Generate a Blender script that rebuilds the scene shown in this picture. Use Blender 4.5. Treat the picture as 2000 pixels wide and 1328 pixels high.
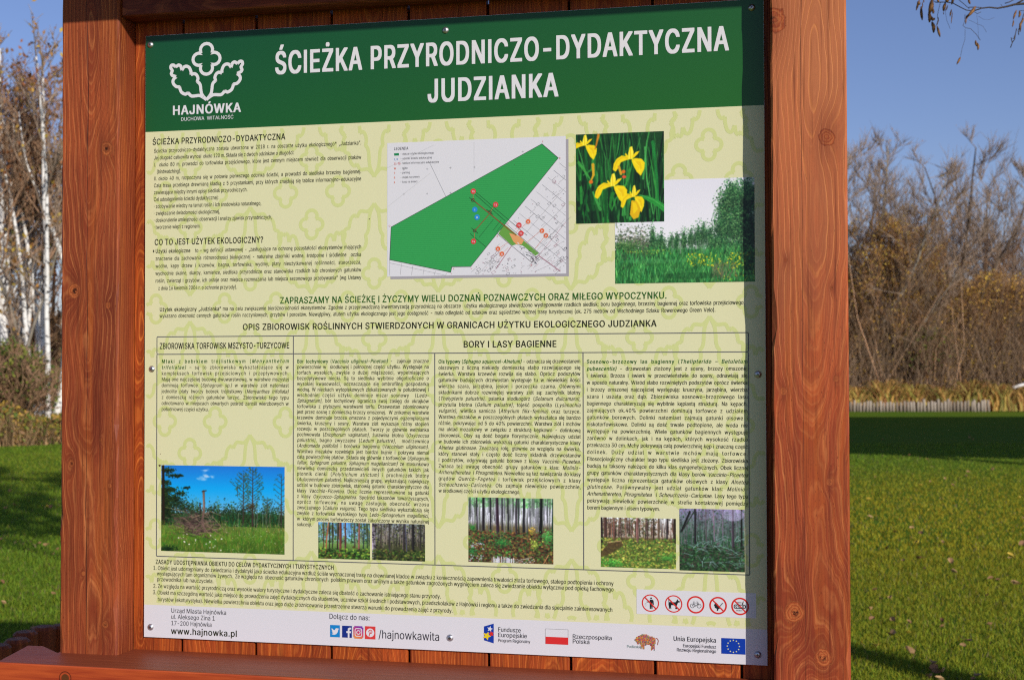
import bpy, math, random
import numpy as np
from mathutils import Vector, Matrix
from mathutils.geometry import delaunay_2d_cdt

for _o in list(bpy.data.objects):
    bpy.data.objects.remove(_o, do_unlink=True)
S = bpy.context.scene
COL = S.collection
G = 1.01                       # height of the panel's bottom edge above the lawn

# ------------------------------------------------------------------ camera, sky, sun, exposure
YAW, PITCH, ROLL = 0.21931, 0.01859, -0.0022
CAM = np.array([1.29565, -2.4374, 0.53946 + G])
FPX = 2600.0
cam_d = bpy.data.cameras.new('camera')
cam = bpy.data.objects.new('camera', cam_d)
COL.objects.link(cam)
FW = np.array([-math.sin(YAW) * math.cos(PITCH), math.cos(YAW) * math.cos(PITCH), math.sin(PITCH)])
RT = np.array([math.cos(YAW), math.sin(YAW), 0.0])
UP = np.cross(RT, FW)
R2 = RT * math.cos(ROLL) + UP * math.sin(ROLL)
U2 = np.cross(R2, FW)
M = Matrix(((R2[0], U2[0], -FW[0], CAM[0]), (R2[1], U2[1], -FW[1], CAM[1]), (R2[2], U2[2], -FW[2], CAM[2]), (0, 0, 0, 1)))
cam.matrix_world = M
cam_d.sensor_width = 36.0
cam_d.lens = FPX / 2000 * 36.0
cam_d.clip_start = 0.05
cam_d.clip_end = 3000
cam_d.dof.use_dof = True
cam_d.dof.focus_distance = 2.50
cam_d.dof.aperture_fstop = 9.5
S.camera = cam

TOSUN = Vector((0.95, -1.0, 0.57)).normalized()
SUN_EL = math.asin(TOSUN.z)
W = bpy.data.worlds.new('World')
S.world = W
W.use_nodes = True
nt = W.node_tree
sky = nt.nodes.new('ShaderNodeTexSky')
sky.sky_type = 'NISHITA'
sky.sun_disc = False
sky.sun_elevation = SUN_EL
sky.sun_rotation = math.atan2(TOSUN.x, TOSUN.y)
sky.altitude = 0
sky.air_density = 1.0
sky.dust_density = 0.35
sky.ozone_density = 3.5
wb = nt.nodes.new('ShaderNodeMix'); wb.data_type = 'RGBA'; wb.blend_type = 'MULTIPLY'; wb.inputs[0].default_value = 1.0
wb.inputs[7].default_value = (0.94, 0.85, 1.03, 1)     # one white balance for the whole sky
nt.links.new(sky.outputs[0], wb.inputs[6]); nt.links.new(wb.outputs[2], nt.nodes['Background'].inputs[0])
nt.nodes['Background'].inputs[1].default_value = 0.10
sl = bpy.data.lights.new('sun', 'SUN')
sl.energy = 4.0
sl.angle = math.radians(0.53)
sl.color = (1.0, 0.945, 0.87)
so = bpy.data.objects.new('sun', sl)
so.rotation_euler = TOSUN.to_track_quat('Z', 'Y').to_euler()
so.location = (6, -8, 9)
COL.objects.link(so)
S.view_settings.view_transform = 'Standard'
S.view_settings.look = 'None'
S.view_settings.gamma = 1.0
S.view_settings.use_curve_mapping = False
S.view_settings.exposure = 0.0
S.cycles.use_adaptive_sampling = True
S.cycles.max_bounces = 5
S.cycles.use_denoising = False
S.cycles.adaptive_threshold = 0.006
S.cycles.pixel_filter_type = 'BLACKMAN_HARRIS'
S.cycles.filter_width = 1.15

# ------------------------------------------------------------------ helpers
def ray(px, py):
    return FW + R2 * (px - 1000) / FPX - U2 * (py - 664) / FPX
def at(px, py, Y=0.0):                       # on a plane parallel to the board
    d = ray(px, py); t = (Y - CAM[1]) / d[1]
    return CAM + d * t
def atz(px, py, z=0.0):                      # on a level plane
    d = ray(px, py); t = (z - CAM[2]) / d[2]
    return CAM + d * t
def atd(px, py, dist):                       # at a depth from the camera
    return CAM + ray(px, py) * dist
def gpos(cx, cz):                            # ground point: cx to the right, cz ahead
    return np.array([CAM[0] + cx * math.cos(YAW) - cz * math.sin(YAW), CAM[1] + cx * math.sin(YAW) + cz * math.cos(YAW), 0.0])
def gpx(px, cz):
    return gpos((px - 1000) / FPX * cz, cz)
def lin(c):
    return tuple((v / 12.92 if v <= 0.04045 else ((v + 0.055) / 1.055) ** 2.4) for v in c)
def rgb(r, g, b, k=1.0):
    return tuple(v * k for v in lin((r / 255, g / 255, b / 255)))

WORG = {}
def place(o, parent=None, org=(0, 0, 0)):
    COL.objects.link(o)
    org = Vector(org)
    WORG[o.name] = org
    if parent is not None:
        o.parent = parent
        o.location = org - WORG[parent.name]
    else:
        o.location = org
    return o
def empty(name, label, cat, org=(0, 0, 0), group=None):
    o = bpy.data.objects.new(name, None)
    o.empty_display_size = 0.1
    place(o, None, org)
    tag(o, label, cat, group)
    return o
def tag(o, label=None, cat=None, group=None, kind=None):
    if label: o['label'] = label
    if cat: o['category'] = cat
    if group: o['group'] = group
    if kind: o['kind'] = kind
    return o

class MB:
    def __init__(s):
        s.v = []; s.f = []; s.c = []; s.sm = []
    def add(s, vs, fs, col=None, smooth=False):
        b = len(s.v)
        s.v.extend([tuple(map(float, p)) for p in vs])
        for f in fs:
            s.f.append(tuple(i + b for i in f)); s.c.append(col); s.sm.append(smooth)
    def box(s, lo, hi, col=None):
        x0, y0, z0 = lo; x1, y1, z1 = hi
        s.add([(x0, y0, z0), (x1, y0, z0), (x1, y1, z0), (x0, y1, z0), (x0, y0, z1), (x1, y0, z1), (x1, y1, z1), (x0, y1, z1)],
              [(0, 3, 2, 1), (4, 5, 6, 7), (0, 1, 5, 4), (1, 2, 6, 5), (2, 3, 7, 6), (3, 0, 4, 7)], col)
    def prism(s, pts, z0, z1, col=None):     # pts: xy outline (ccw), extruded in z
        n = len(pts)
        s.add([(p[0], p[1], z0) for p in pts] + [(p[0], p[1], z1) for p in pts],
              [tuple(range(n - 1, -1, -1)), tuple(range(n, 2 * n))] + [(i, (i + 1) % n, n + (i + 1) % n, n + i) for i in range(n)], col)
    def tube(s, pts, rad, sides=6, col=None, cap=True):
        pts = [Vector(p) for p in pts]
        n = len(pts); vs = []; prev = None
        for i, p in enumerate(pts):
            d = (pts[min(i + 1, n - 1)] - pts[max(i - 1, 0)])
            d = d.normalized() if d.length > 1e-9 else Vector((0, 0, 1))
            if prev is None:
                a = d.orthogonal().normalized()
            else:
                a = prev - d * prev.dot(d)
                a = a.normalized() if a.length > 1e-6 else d.orthogonal().normalized()
            prev = a; b = d.cross(a)
            r = rad[i] if hasattr(rad, '__len__') else rad
            for k in range(sides):
                t = 2 * math.pi * k / sides
                vs.append(p + (a * math.cos(t) + b * math.sin(t)) * r)
        fs = []
        for i in range(n - 1):
            for k in range(sides):
                k2 = (k + 1) % sides
                fs.append((i * sides + k, i * sides + k2, (i + 1) * sides + k2, (i + 1) * sides + k))
        if cap:
            fs.append(tuple(range(sides - 1, -1, -1)))
            fs.append(tuple(range((n - 1) * sides, n * sides)))
        s.add(vs, fs, col, smooth=True)
    def mesh(s, name, org=(0, 0, 0)):
        m = bpy.data.meshes.new(name)
        o = org
        m.from_pydata([(x - o[0], y - o[1], z - o[2]) for x, y, z in s.v], [], s.f)
        if any(s.sm):
            m.polygons.foreach_set('use_smooth', s.sm)
        if any(c is not None for c in s.c):
            a = m.color_attributes.new('Col', 'FLOAT_COLOR', 'CORNER')
            buf = []
            for f, c in zip(s.f, s.c):
                c = c or (1, 1, 1)
                buf.extend([c[0], c[1], c[2], 1.0] * len(f))
            a.data.foreach_set('color', buf)
        m.update()
        return m
    def build(s, name, mat, parent=None, org=None):
        if org is None:
            org = WORG[parent.name] if parent is not None else (0, 0, 0)
        m = s.mesh(name, org)
        m.materials.append(mat)
        o = bpy.data.objects.new(name, m)
        return place(o, parent, org)

def bevel(o, w, seg=2):
    b = o.modifiers.new('bevel', 'BEVEL'); b.width = w; b.segments = seg; b.limit_method = 'ANGLE'
    return o

def mesh_np(name, V, F, mat, parent=None, org=(0, 0, 0), col=None, smooth=False, loopsz=None):
    """V (n,3), F (m,k) arrays, col (m,3) per face or (n,3) per vertex"""
    m = bpy.data.meshes.new(name)
    V = np.asarray(V, dtype=np.float32) - np.asarray(org, dtype=np.float32)
    F = np.asarray(F, dtype=np.int32); k = F.shape[1]
    m.vertices.add(len(V)); m.vertices.foreach_set('co', V.ravel())
    m.loops.add(F.size); m.loops.foreach_set('vertex_index', F.ravel())
    m.polygons.add(len(F)); m.polygons.foreach_set('loop_start', np.arange(0, F.size, k, dtype=np.int32))
    m.update(calc_edges=True)
    if smooth: m.polygons.foreach_set('use_smooth', np.ones(len(F), dtype=bool))
    if col is not None:
        col = np.asarray(col, dtype=np.float32)
        dom = 'POINT' if len(col) == len(V) else 'CORNER'
        a = m.color_attributes.new('Col', 'FLOAT_COLOR', dom)
        if dom == 'CORNER': col = np.repeat(col, k, axis=0)
        a.data.foreach_set('color', np.c_[col, np.ones(len(col), dtype=np.float32)].astype(np.float32).ravel())
    m.validate()
    m.materials.append(mat)
    o = bpy.data.objects.new(name, m)
    return place(o, parent, org)

# ------------------------------------------------------------------ node helpers
class NT:
    def __init__(s, name, rough=0.5, spec=0.5):
        s.m = bpy.data.materials.new(name); s.m.use_nodes = True
        s.t = s.m.node_tree; s.b = s.t.nodes['Principled BSDF']
        s.b.inputs['Roughness'].default_value = rough
        s.b.inputs['Specular IOR Level'].default_value = spec
    def n(s, typ, **kw):
        nd = s.t.nodes.new(typ)
        for k, v in kw.items(): setattr(nd, k, v)
        return nd
    def l(s, a, b): s.t.links.new(a, b)
    def put(s, sock, v):
        if isinstance(v, bpy.types.NodeSocket): s.l(v, sock)
        else: sock.default_value = v
    def math(s, op, a, b=0.0, c=None, clamp=False):
        nd = s.n('ShaderNodeMath', operation=op, use_clamp=clamp)
        s.put(nd.inputs[0], a); s.put(nd.inputs[1], b)
        if c is not None: s.put(nd.inputs[2], c)
        return nd.outputs[0]
    def coord(s, which='Object'):
        return s.n('ShaderNodeTexCoord').outputs[which]
    def sep(s, v):
        nd = s.n('ShaderNodeSeparateXYZ'); s.l(v, nd.inputs[0]); return nd.outputs
    def comb(s, x, y, z):
        nd = s.n('ShaderNodeCombineXYZ')
        s.put(nd.inputs[0], x); s.put(nd.inputs[1], y); s.put(nd.inputs[2], z)
        return nd.outputs[0]
    def noise(s, v, scale=1.0, detail=2.0, rough=0.5, dist=0.0):
        nd = s.n('ShaderNodeTexNoise'); s.l(v, nd.inputs['Vector'])
        nd.inputs['Scale'].default_value = scale; nd.inputs['Detail'].default_value = detail
        nd.inputs['Roughness'].default_value = rough; nd.inputs['Distortion'].default_value = dist
        return nd.outputs[0]
    def ramp(s, v, stops, interp='LINEAR'):
        nd = s.n('ShaderNodeValToRGB'); nd.color_ramp.interpolation = interp
        while len(nd.color_ramp.elements) < len(stops): nd.color_ramp.elements.new(0.5)
        for e, (p, c) in zip(nd.color_ramp.elements, stops):
            e.position = p; e.color = (c[0], c[1], c[2], 1) if hasattr(c, '__len__') else (c, c, c, 1)
        s.l(v, nd.inputs[0]); return nd.outputs[0]
    def mix(s, f, a, b, mode='MIX'):
        nd = s.n('ShaderNodeMix', data_type='RGBA', blend_type=mode)
        s.put(nd.inputs[0], f)
        for i, v in ((6, a), (7, b)):
            if isinstance(v, bpy.types.NodeSocket): s.l(v, nd.inputs[i])
            else: nd.inputs[i].default_value = (v[0], v[1], v[2], 1)
        return nd.outputs[2]
    def bump(s, h, strength=0.3, dist=0.001):
        nd = s.n('ShaderNodeBump'); nd.inputs['Strength'].default_value = strength
        nd.inputs['Distance'].default_value = dist; s.l(h, nd.inputs['Height'])
        s.l(nd.outputs[0], s.b.inputs['Normal'])
    def color(s, v):
        s.put(s.b.inputs['Base Color'], v if isinstance(v, bpy.types.NodeSocket) else (v[0], v[1], v[2], 1))

def flat(name, c, rough=0.38, spec=0.35):
    k = NT(name, rough, spec); k.color(c); return k.m
def attr_mat(name, rough=0.5, spec=0.3, trans=0.0):
    k = NT(name, rough, spec)
    a = k.n('ShaderNodeVertexColor', layer_name='Col')
    k.l(a.outputs[0], k.b.inputs['Base Color'])
    if trans:
        tr = k.n('ShaderNodeBsdfTranslucent'); k.l(a.outputs[0], tr.inputs[0])
        mx = k.n('ShaderNodeMixShader'); mx.inputs[0].default_value = trans
        k.l(k.b.outputs[0], mx.inputs[1]); k.l(tr.outputs[0], mx.inputs[2])
        k.l(mx.outputs[0], k.t.nodes['Material Output'].inputs[0])
    return k.m

def wood(name, base, light, dark, along='Z', knots=(), seed=0.0, freq=95.0, b0=0.045, bv=0.11, u0=0.0, cracks=(), fade=None, rough=0.56, rnd=False, linew=1.0):
    """stained softwood: rings cut by the face, bent round knots. coordinates in metres from the piece's origin"""
    k = NT(name, rough, 0.22)
    co = k.coord('Object'); X, Y, Z = k.sep(co)
    if along == 'Z': u = k.math('ADD', X, Y); v = Z
    else: u = k.math('ADD', Z, k.math('MULTIPLY', Y, -0.8)); v = X
    if rnd:
        r_ = k.n('ShaderNodeObjectInfo').outputs['Random']
        sh = k.math('MULTIPLY', r_, 37.0)
        u = k.math('ADD', u, k.math('MULTIPLY', k.math('SUBTRACT', r_, 0.5), 0.09))
    else: sh = seed
    v_ = k.math('ADD', v, sh)
    low = k.noise(k.comb(k.math('MULTIPLY', u, 1.5), seed, v_), 1.35, 2.0, 0.45)
    wig = k.noise(k.comb(k.math('MULTIPLY', u, 9.0), seed + 3.0, k.math('MULTIPLY', v_, 2.6)), 1.6, 3.0, 0.5)
    kw = k.noise(k.comb(u, seed + 6.0, v), 95.0, 3.0, 0.6); kw2 = k.noise(k.comb(u, seed + 8.0, v), 28.0, 2.0, 0.5)
    b = k.math('MULTIPLY_ADD', k.math('SUBTRACT', low, 0.5), bv * 2, b0)
    a = k.math('SUBTRACT', u, u0)
    r = k.math('SQRT', k.math('ADD', k.math('MULTIPLY', a, a), k.math('MULTIPLY', b, b)))
    r = k.math('ADD', r, k.math('MULTIPLY', k.math('SUBTRACT', wig, 0.5), 0.030))
    kn = None; kring = None; halo = None
    for (ku, kv, kr) in knots:
        du = k.math('DIVIDE', k.math('SUBTRACT', u, ku), kr)
        dv = k.math('DIVIDE', k.math('SUBTRACT', v, kv), kr)
        q2 = k.math('ADD', k.math('MULTIPLY', du, du), k.math('MULTIPLY', k.math('MULTIPLY', dv, dv), 0.16))
        e = k.math('POWER', 2.718, k.math('MULTIPLY', q2, -0.42))
        r = k.math('ADD', r, k.math('MULTIPLY', e, kr * 1.5))
        w2 = k.math('ADD', k.math('MULTIPLY', du, du), k.math('MULTIPLY', k.math('MULTIPLY', dv, dv), 0.8))
        d = k.math('ADD', k.math('ADD', k.math('SQRT', w2), k.math('MULTIPLY', k.math('SUBTRACT', kw, 0.5), 0.75)), k.math('MULTIPLY', k.math('SUBTRACT', kw2, 0.5), 0.9))
        kn = d if kn is None else k.math('MINIMUM', kn, d)
        halo = e if halo is None else k.math('MAXIMUM', halo, e)
    ph = k.math('FRACT', k.math('MULTIPLY', r, freq))
    line = k.ramp(ph, [(0.0, 0.05), (0.5, 0.0), (0.78, 0.18), (0.90, 1.0), (0.95, 0.7), (0.99, 0.05)])
    amp = k.noise(k.comb(k.math('MULTIPLY', u, 26.0), seed + 9.0, k.math('MULTIPLY', v_, 3.5)), 1.0, 4.0, 0.65)
    amp = k.ramp(amp, [(0.36, 0.03), (0.66, 1.0)])
    big = k.ramp(k.noise(k.comb(k.math('MULTIPLY', u, 6.0), seed + 21.0, k.math('MULTIPLY', v_, 2.4)), 1.0, 5.0, 0.62), [(0.42, 0.0), (0.66, 1.0)])
    fine = k.noise(k.comb(k.math('MULTIPLY', u, 420.0), seed, k.math('MULTIPLY', v_, 11.0)), 1.0, 3.0, 0.6)
    blot = k.noise(k.comb(k.math('MULTIPLY', u, 14.0), seed + 5.0, k.math('MULTIPLY', v_, 4.0)), 1.0, 4.0, 0.6)
    blot = k.ramp(blot, [(0.38, 0.0), (0.70, 1.0)])
    c = k.mix(blot, base, dark)
    c = k.mix(k.math('MULTIPLY', big, 0.72), c, (dark[0] * 0.60, dark[1] * 0.50, dark[2] * 0.62))
    rd_ = k.noise(k.comb(k.math('MULTIPLY', u, 40.0), seed + 15.0, k.math('MULTIPLY', v_, 2.2)), 1.0, 3.0, 0.6)
    c = k.mix(k.ramp(rd_, [(0.5, 0.0), (0.72, 0.8)]), c, (base[0] * 1.05, base[1] * 1.25, base[2] * 0.75))
    c = k.mix(k.math('MULTIPLY', k.ramp(ph, [(0.0, 0.0), (0.70, 1.0), (0.86, 0.25), (1.0, 0.0)]), 0.38), c, tuple(v * 0.62 for v in dark))
    ln2 = k.ramp(k.math('FRACT', k.math('MULTIPLY', r, freq * 3.1)), [(0.0, 0.0), (0.6, 0.2), (0.8, 1.0), (1.0, 0.0)])
    c = k.mix(k.math('MULTIPLY', ln2, 0.20), c, light)
    c = k.mix(k.math('MULTIPLY', k.math('MULTIPLY', line, amp), 0.70 * linew, clamp=True), c, light)
    c = k.mix(k.math('MULTIPLY', k.math('SUBTRACT', fine, 0.44), 1.7, clamp=True), c, tuple(v * 0.50 for v in dark))
    pores = k.noise(k.comb(k.math('MULTIPLY', u, 900.0), seed + 2.0, k.math('MULTIPLY', v_, 150.0)), 1.0, 1.0, 0.5)
    c = k.mix(k.math('MULTIPLY', k.math('SUBTRACT', pores, 0.63), 5.0, clamp=True), c, tuple(v * 0.4 for v in dark))
    if fade:                                  # a stretch of the stain that grows paler along the grain
        z0, z1, fc, fa = fade
        f = k.math('MULTIPLY', k.math('DIVIDE', k.math('SUBTRACT', k.math('ADD', v, k.math('MULTIPLY', k.math('SUBTRACT', blot, 0.5), 0.12)), z0), z1 - z0, clamp=True), fa)
        c = k.mix(f, c, k.mix(k.math('MULTIPLY', line, 0.6), fc, light))
    if kn is not None:
        c = k.mix(k.math('MULTIPLY', halo, 0.5), c, tuple(q_ * 0.55 for q_ in dark))
        kc = k.ramp(k.math('FRACT', k.math('MULTIPLY', kn, 3.1)), [(0.0, light), (0.6, base), (0.9, tuple(v * 0.6 for v in dark)), (1.0, light)])
        kc = k.mix(0.62, kc, (base[0] * 0.72, base[1] * 0.86, base[2] * 0.8))
        kc = k.mix(k.math('MULTIPLY', k.ramp(kw2, [(0.4, 0.0), (0.6, 1.0)]), 0.5), kc, tuple(q_ * 0.5 for q_ in dark))
        c = k.mix(k.ramp(kn, [(0.98, 1.0), (1.02, 0.0)]), c, kc)
        c = k.mix(k.ramp(kn, [(0.80, 0.0), (0.98, 0.35), (1.15, 0.65), (1.5, 0.3), (2.4, 0.0)]), c, tuple(v * 0.30 for v in dark))
        c = k.mix(k.math('MULTIPLY', k.ramp(kn, [(0.25, 1.0), (0.62, 0.0)]), k.ramp(kw, [(0.50, 0.0), (0.60, 1.0)])), c, tuple(v * 0.15 for v in dark))
    st = k.noise(k.comb(k.math('MULTIPLY', u, 130.0), seed + 31.0, k.math('MULTIPLY', v_, 3.0)), 1.0, 4.0, 0.7)
    c = k.mix(k.math('MULTIPLY', k.math('SUBTRACT', st, 0.54), 4.5, clamp=True), c, tuple(q_ * 0.42 for q_ in dark))
    h = k.math('ADD', k.math('MULTIPLY', line, -0.5), k.math('MULTIPLY', fine, 0.5))
    for (cu, cw, ca) in cracks:
        cp = k.math('ABSOLUTE', k.math('SUBTRACT', k.math('SUBTRACT', u, cu), k.math('MULTIPLY', k.math('SUBTRACT', wig, 0.5), ca)))
        cm = k.math('MULTIPLY', k.math('SUBTRACT', 1.0, k.math('DIVIDE', cp, cw), clamp=True), k.ramp(amp, [(0.1, 0.3), (0.5, 1.0)]))
        c = k.mix(cm, c, tuple(v * 0.12 for v in dark))
        h = k.math('SUBTRACT', h, k.math('MULTIPLY', cm, 1.5))
    k.color(c)
    rr = k.math('MULTIPLY_ADD', blot, -0.12, rough + 0.05); k.l(rr, k.b.inputs['Roughness'])
    k.bump(h, 0.55, 0.0008)
    return k.m
# ================================================================== LARGE STRUCTURE: ground
k = NT('lawn_material', 0.95, 0.03)
co = k.coord('Object')
n1 = k.noise(co, 0.35, 4, 0.6); n2 = k.noise(co, 3.0, 5, 0.7); n3 = k.noise(co, 60.0, 3, 0.7)
c = k.mix(k.ramp(n1, [(0.35, 0.0), (0.65, 1.0)]), (0.120, 0.225, 0.018), (0.180, 0.225, 0.020))
c = k.mix(k.ramp(n2, [(0.35, 0.0), (0.75, 0.8)]), c, (0.095, 0.175, 0.016))
c = k.mix(k.ramp(n3, [(0.35, 0.85), (0.6, 0.0)]), c, (0.07, 0.12, 0.010))
k.color(c); k.bump(n3, 0.5, 0.008)
M_LAWN = k.m
k = NT('litter_material', 0.9, 0.1)
co = k.coord('Object')
c = k.mix(k.ramp(k.noise(co, 1.2, 5, 0.7), [(0.35, 0.0), (0.65, 1.0)]), (0.060, 0.036, 0.018), (0.150, 0.095, 0.045))
c = k.mix(k.ramp(k.noise(co, 14.0, 4, 0.7), [(0.4, 0.8), (0.6, 0.0)]), c, (0.03, 0.022, 0.012))
k.color(c); k.bump(k.noise(co, 18.0, 4, 0.7), 0.8, 0.06)
M_LITTER = k.m

mb = MB(); mb.add([(-1500, -900, -0.02), (1500, -900, -0.02), (1500, 2000, -0.02), (-1500, 2000, -0.02)], [(0, 1, 2, 3)])
tag(mb.build('ground', M_LITTER), kind='structure')
# far edge of the lawn: nearer on the left (25 m), farther on the right (43 m)
edge = [(-900, 22.0), (-400, 23.5), (0, 25.6), (60, 25.9), (120, 26.4), (320, 30), (700, 35), (1100, 39), (1400, 42.0), (1650, 43.4), (1935, 43.2), (2000, 43.0), (2500, 42.0), (3400, 38.0)]
pts = [gpx(px, z) for px, z in edge]
out = [gpos(-22, -12), gpos(30, -12)] + [pts[-1]] + pts[::-1][1:]
# dense sheet so that its surface undulates a little
mb = MB(); mb.add([(p[0], p[1], 0.0) for p in out], [tuple(range(len(out)))])
tag(mb.build('lawn', M_LAWN), kind='structure')

# ---- grass blades: short mown turf, real blades near, coarser farther away
rng = np.random.default_rng(5)
def blades(n, z0, z1, umax, h, w, name, pw=1.0):
    cz = z0 + (z1 - z0) * rng.random(n) ** pw
    cx = (rng.random(n) * 2 - 1) * umax * cz
    lim = np.interp(cx / cz * FPX + 1000, [e[0] for e in edge], [e[1] for e in edge])
    kk = cz < lim - 0.1
    cz, cx = cz[kk], cx[kk]; n = len(cz)
    P = np.stack([CAM[0] + cx * math.cos(YAW) - cz * math.sin(YAW), CAM[1] + cx * math.sin(YAW) + cz * math.cos(YAW), np.zeros(n)], 1)
    clump = 0.55 + 0.45 * np.sin(P[:, 0] * 5.1 + np.sin(P[:, 1] * 3.7) * 2) * np.sin(P[:, 1] * 6.3 + np.cos(P[:, 0] * 2.9) * 2)
    hh = h * (0.55 + 0.75 * rng.random(n)) * (0.75 + 0.5 * clump)
    ww = w * (0.7 + 0.6 * rng.random(n))
    th = rng.random(n) * 2 * np.pi; ln = rng.random(n) * 0.75; ph = rng.random(n) * 2 * np.pi
    t = np.stack([np.cos(th), np.sin(th), np.zeros(n)], 1) * ww[:, None] * 0.5
    lean = np.stack([np.cos(ph) * ln, np.sin(ph) * ln, np.ones(n)], 1)
    mid = P + lean * (hh * 0.55)[:, None] * [0.6, 0.6, 1]
    top = P + lean * hh[:, None] * [1.25, 1.25, 0.93]
    V = np.stack([P - t, P + t, mid + t * 0.8, mid - t * 0.8, top], 1).reshape(-1, 3)
    b = np.arange(n)[:, None] * 5
    F = np.concatenate([b + [0, 1, 2], b + [0, 2, 3], b + [3, 2, 4]])
    base = np.array([[0.135, 0.245, 0.020]]) * (0.6 + 0.8 * rng.random((n, 1)))
    big = (np.sin(P[:, 0] * 0.31 + 1.3) * np.sin(P[:, 1] * 0.23 + 0.7) + rng.normal(0, 0.35, n))[:, None]
    oc = gpos(4.6, 15.0); od = np.hypot(P[:, 0] - oc[0], P[:, 1] - oc[1]) / 6.5
    big = big * 0.35 + (1.15 * np.exp(-od ** 2) + rng.normal(0, 0.12, n))[:, None]
    base = base + np.clip(big, 0, 1.2) * np.array([[0.21, 0.05, 0.000]])
    dry = rng.random(n) < 0.05
    base[dry] = np.array([0.24, 0.19, 0.08]) * (0.6 + 0.6 * rng.random((dry.sum(), 1)))
    col = np.concatenate([base, base, base * 1.15])
    o = mesh_np(name, V, F, M_BLADE, col=col)
    return o
M_BLADE = attr_mat('grass_blade_material', 0.6, 0.15, 0.35)
g1 = blades(190000, 5.6, 11.0, 0.47, 0.032, 0.0045, 'mown_grass', 1.1)
tag(g1, kind='stuff', label='short green mown grass of the lawn nearest the notice board', cat='grass')
g2 = blades(150000, 11.0, 26.0, 0.45, 0.030, 0.009, 'mown_grass', 1.1)
tag(g2, kind='stuff', label='mown grass farther out across the lawn', cat='grass')

# ================================================================== the timber stand that carries the panel
BASE = rgb(174, 82, 42, 0.98); LIGHT = rgb(218, 136, 78, 0.98); DARK = rgb(130, 54, 32, 0.98)
YF = -0.058      # front face of the posts
YB = 0.006       # front face of the back boards
def pz(p): return (p[0], p[1], p[2])
xl0, xl1 = at(118, 700, YF)[0], at(230, 700, YF)[0]
xr0, xr1 = at(1508, 700, YF)[0], at(1657.5, 700, YF)[0]
stand = empty('notice_board_stand', 'reddish brown stained timber stand with two thick posts that frames the green information panel', 'notice board stand', ((xl0 + xr1) / 2, 0, 0))
def knot(px, py, r, x0):                      # photo position -> post coordinates
    p = at(px, py, YF); return (p[0] - x0, p[2] - G, r)
def kside(px, py, r, x0):
    return None
cL = (xl0 + xl1) / 2; cR = (xr0 + xr1) / 2
mL = wood('stained_pine_left_post', BASE, LIGHT, DARK, 'Z',
          [knot(147, 568, 0.013, cL), knot(211, 596, 0.006, cL), knot(208, 290, 0.013, cL), knot(206, 1219, 0.0075, cL), knot(196, 858, 0.004, cL),
           knot(140, 905, 0.007, cL), knot(214, 948, 0.0035, cL), knot(163, 1120, 0.004, cL)],
          seed=2.3, freq=125, u0=0.005, cracks=[(-0.004, 0.0011, 0.018)], fade=None)
mR = wood('stained_pine_right_post', rgb(182, 82, 42, 0.98), rgb(226, 144, 82, 0.98), rgb(144, 58, 34, 0.98), 'Z',
          [knot(1614, 268, 0.0145, cR), knot(1511, 40, 0.022, cR), knot(1552, 1195, 0.016, cR), knot(1607, 1283, 0.014, cR), knot(1531, 764, 0.006, cR),
           knot(1633, 740, 0.005, cR), knot(1620, 941, 0.006, cR), knot(1625, 562, 0.004, cR), knot(1535, 508, 0.004, cR)],
          seed=7.7, freq=105, u0=0.010, cracks=[(-0.012, 0.0006, 0.010)], fade=(0.45, 1.05, rgb(196, 122, 78, 0.98), 0.62))
TOPZ = G + 1.50
for (x0, x1, cx, m) in ((xl0, xl1, cL, mL), (xr0, xr1, cR, mR)):
    rq = random.Random(int(x0 * 1000)); nr = 70; vs = []; fs = []
    hx = (x1 - x0) / 2; base_ = [(-hx, 0), (hx, 0), (hx, 0.13), (-hx, 0.13)]; ch = 0.0035
    for i in range(nr + 1):
        z = TOPZ * i / nr
        bow = 0.0003 * math.sin(z * 1.6 + x0 * 5)
        for (bx, by), (dx, dy) in zip(base_, ((1, 1), (-1, 1), (-1, -1), (1, -1))):
            w1 = ch * (1 + rq.uniform(-0.15, 0.2) + (1.4 if rq.random() < 0.04 else 0)); w2 = ch * (1 + rq.uniform(-0.45, 0.9))
            p1 = (cx + bx + bow + dx * w1, YF + by); p2 = (cx + bx + bow, YF + by + dy * w2)
            if dx * dy > 0: vs += [(p2[0], p2[1], z), (p1[0], p1[1], z)]
            else: vs += [(p1[0], p1[1], z), (p2[0], p2[1], z)]
    for i in range(nr):
        for j in range(8): a_ = i * 8 + j; b_ = i * 8 + (j + 1) % 8; fs.append((a_, b_, b_ + 8, a_ + 8))
    fs += [tuple(range(7, -1, -1)), tuple(range(nr * 8, nr * 8 + 8))]
    mb = MB(); mb.add(vs, fs); o = mb.build('post', m, stand, (cx, YF, G))
# back boards: vertical planks 156 mm wide with dark gaps between them
mB = wood('stained_back_board', rgb(182, 78, 30, 1.05), rgb(232, 136, 58, 1.05), rgb(130, 50, 22, 1.05), 'Z', seed=1.1, freq=150, rnd=True, cracks=[(0.03, 0.0007, 0.02)])
rr = random.Random(3)
for i in range(-1, 9):
    x0 = 0.0785 + 0.1565 * (i - 1) + 0.0028; x1 = x0 + 0.1565 - 0.0052
    x0 = max(x0, xl1 + 0.001); x1 = min(x1, xr0 - 0.001)
    if x1 - x0 < 0.02: continue
    dy = rr.uniform(-0.0008, 0.0008)
    mb = MB(); mb.box((x0, YB + dy, G - 0.06), (x1, YB + 0.022 + dy, TOPZ - 0.08))
    o = mb.build('back_board', mB, stand, ((x0 + x1) / 2, YB, G)); bevel(o, 0.0018, 2)
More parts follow.
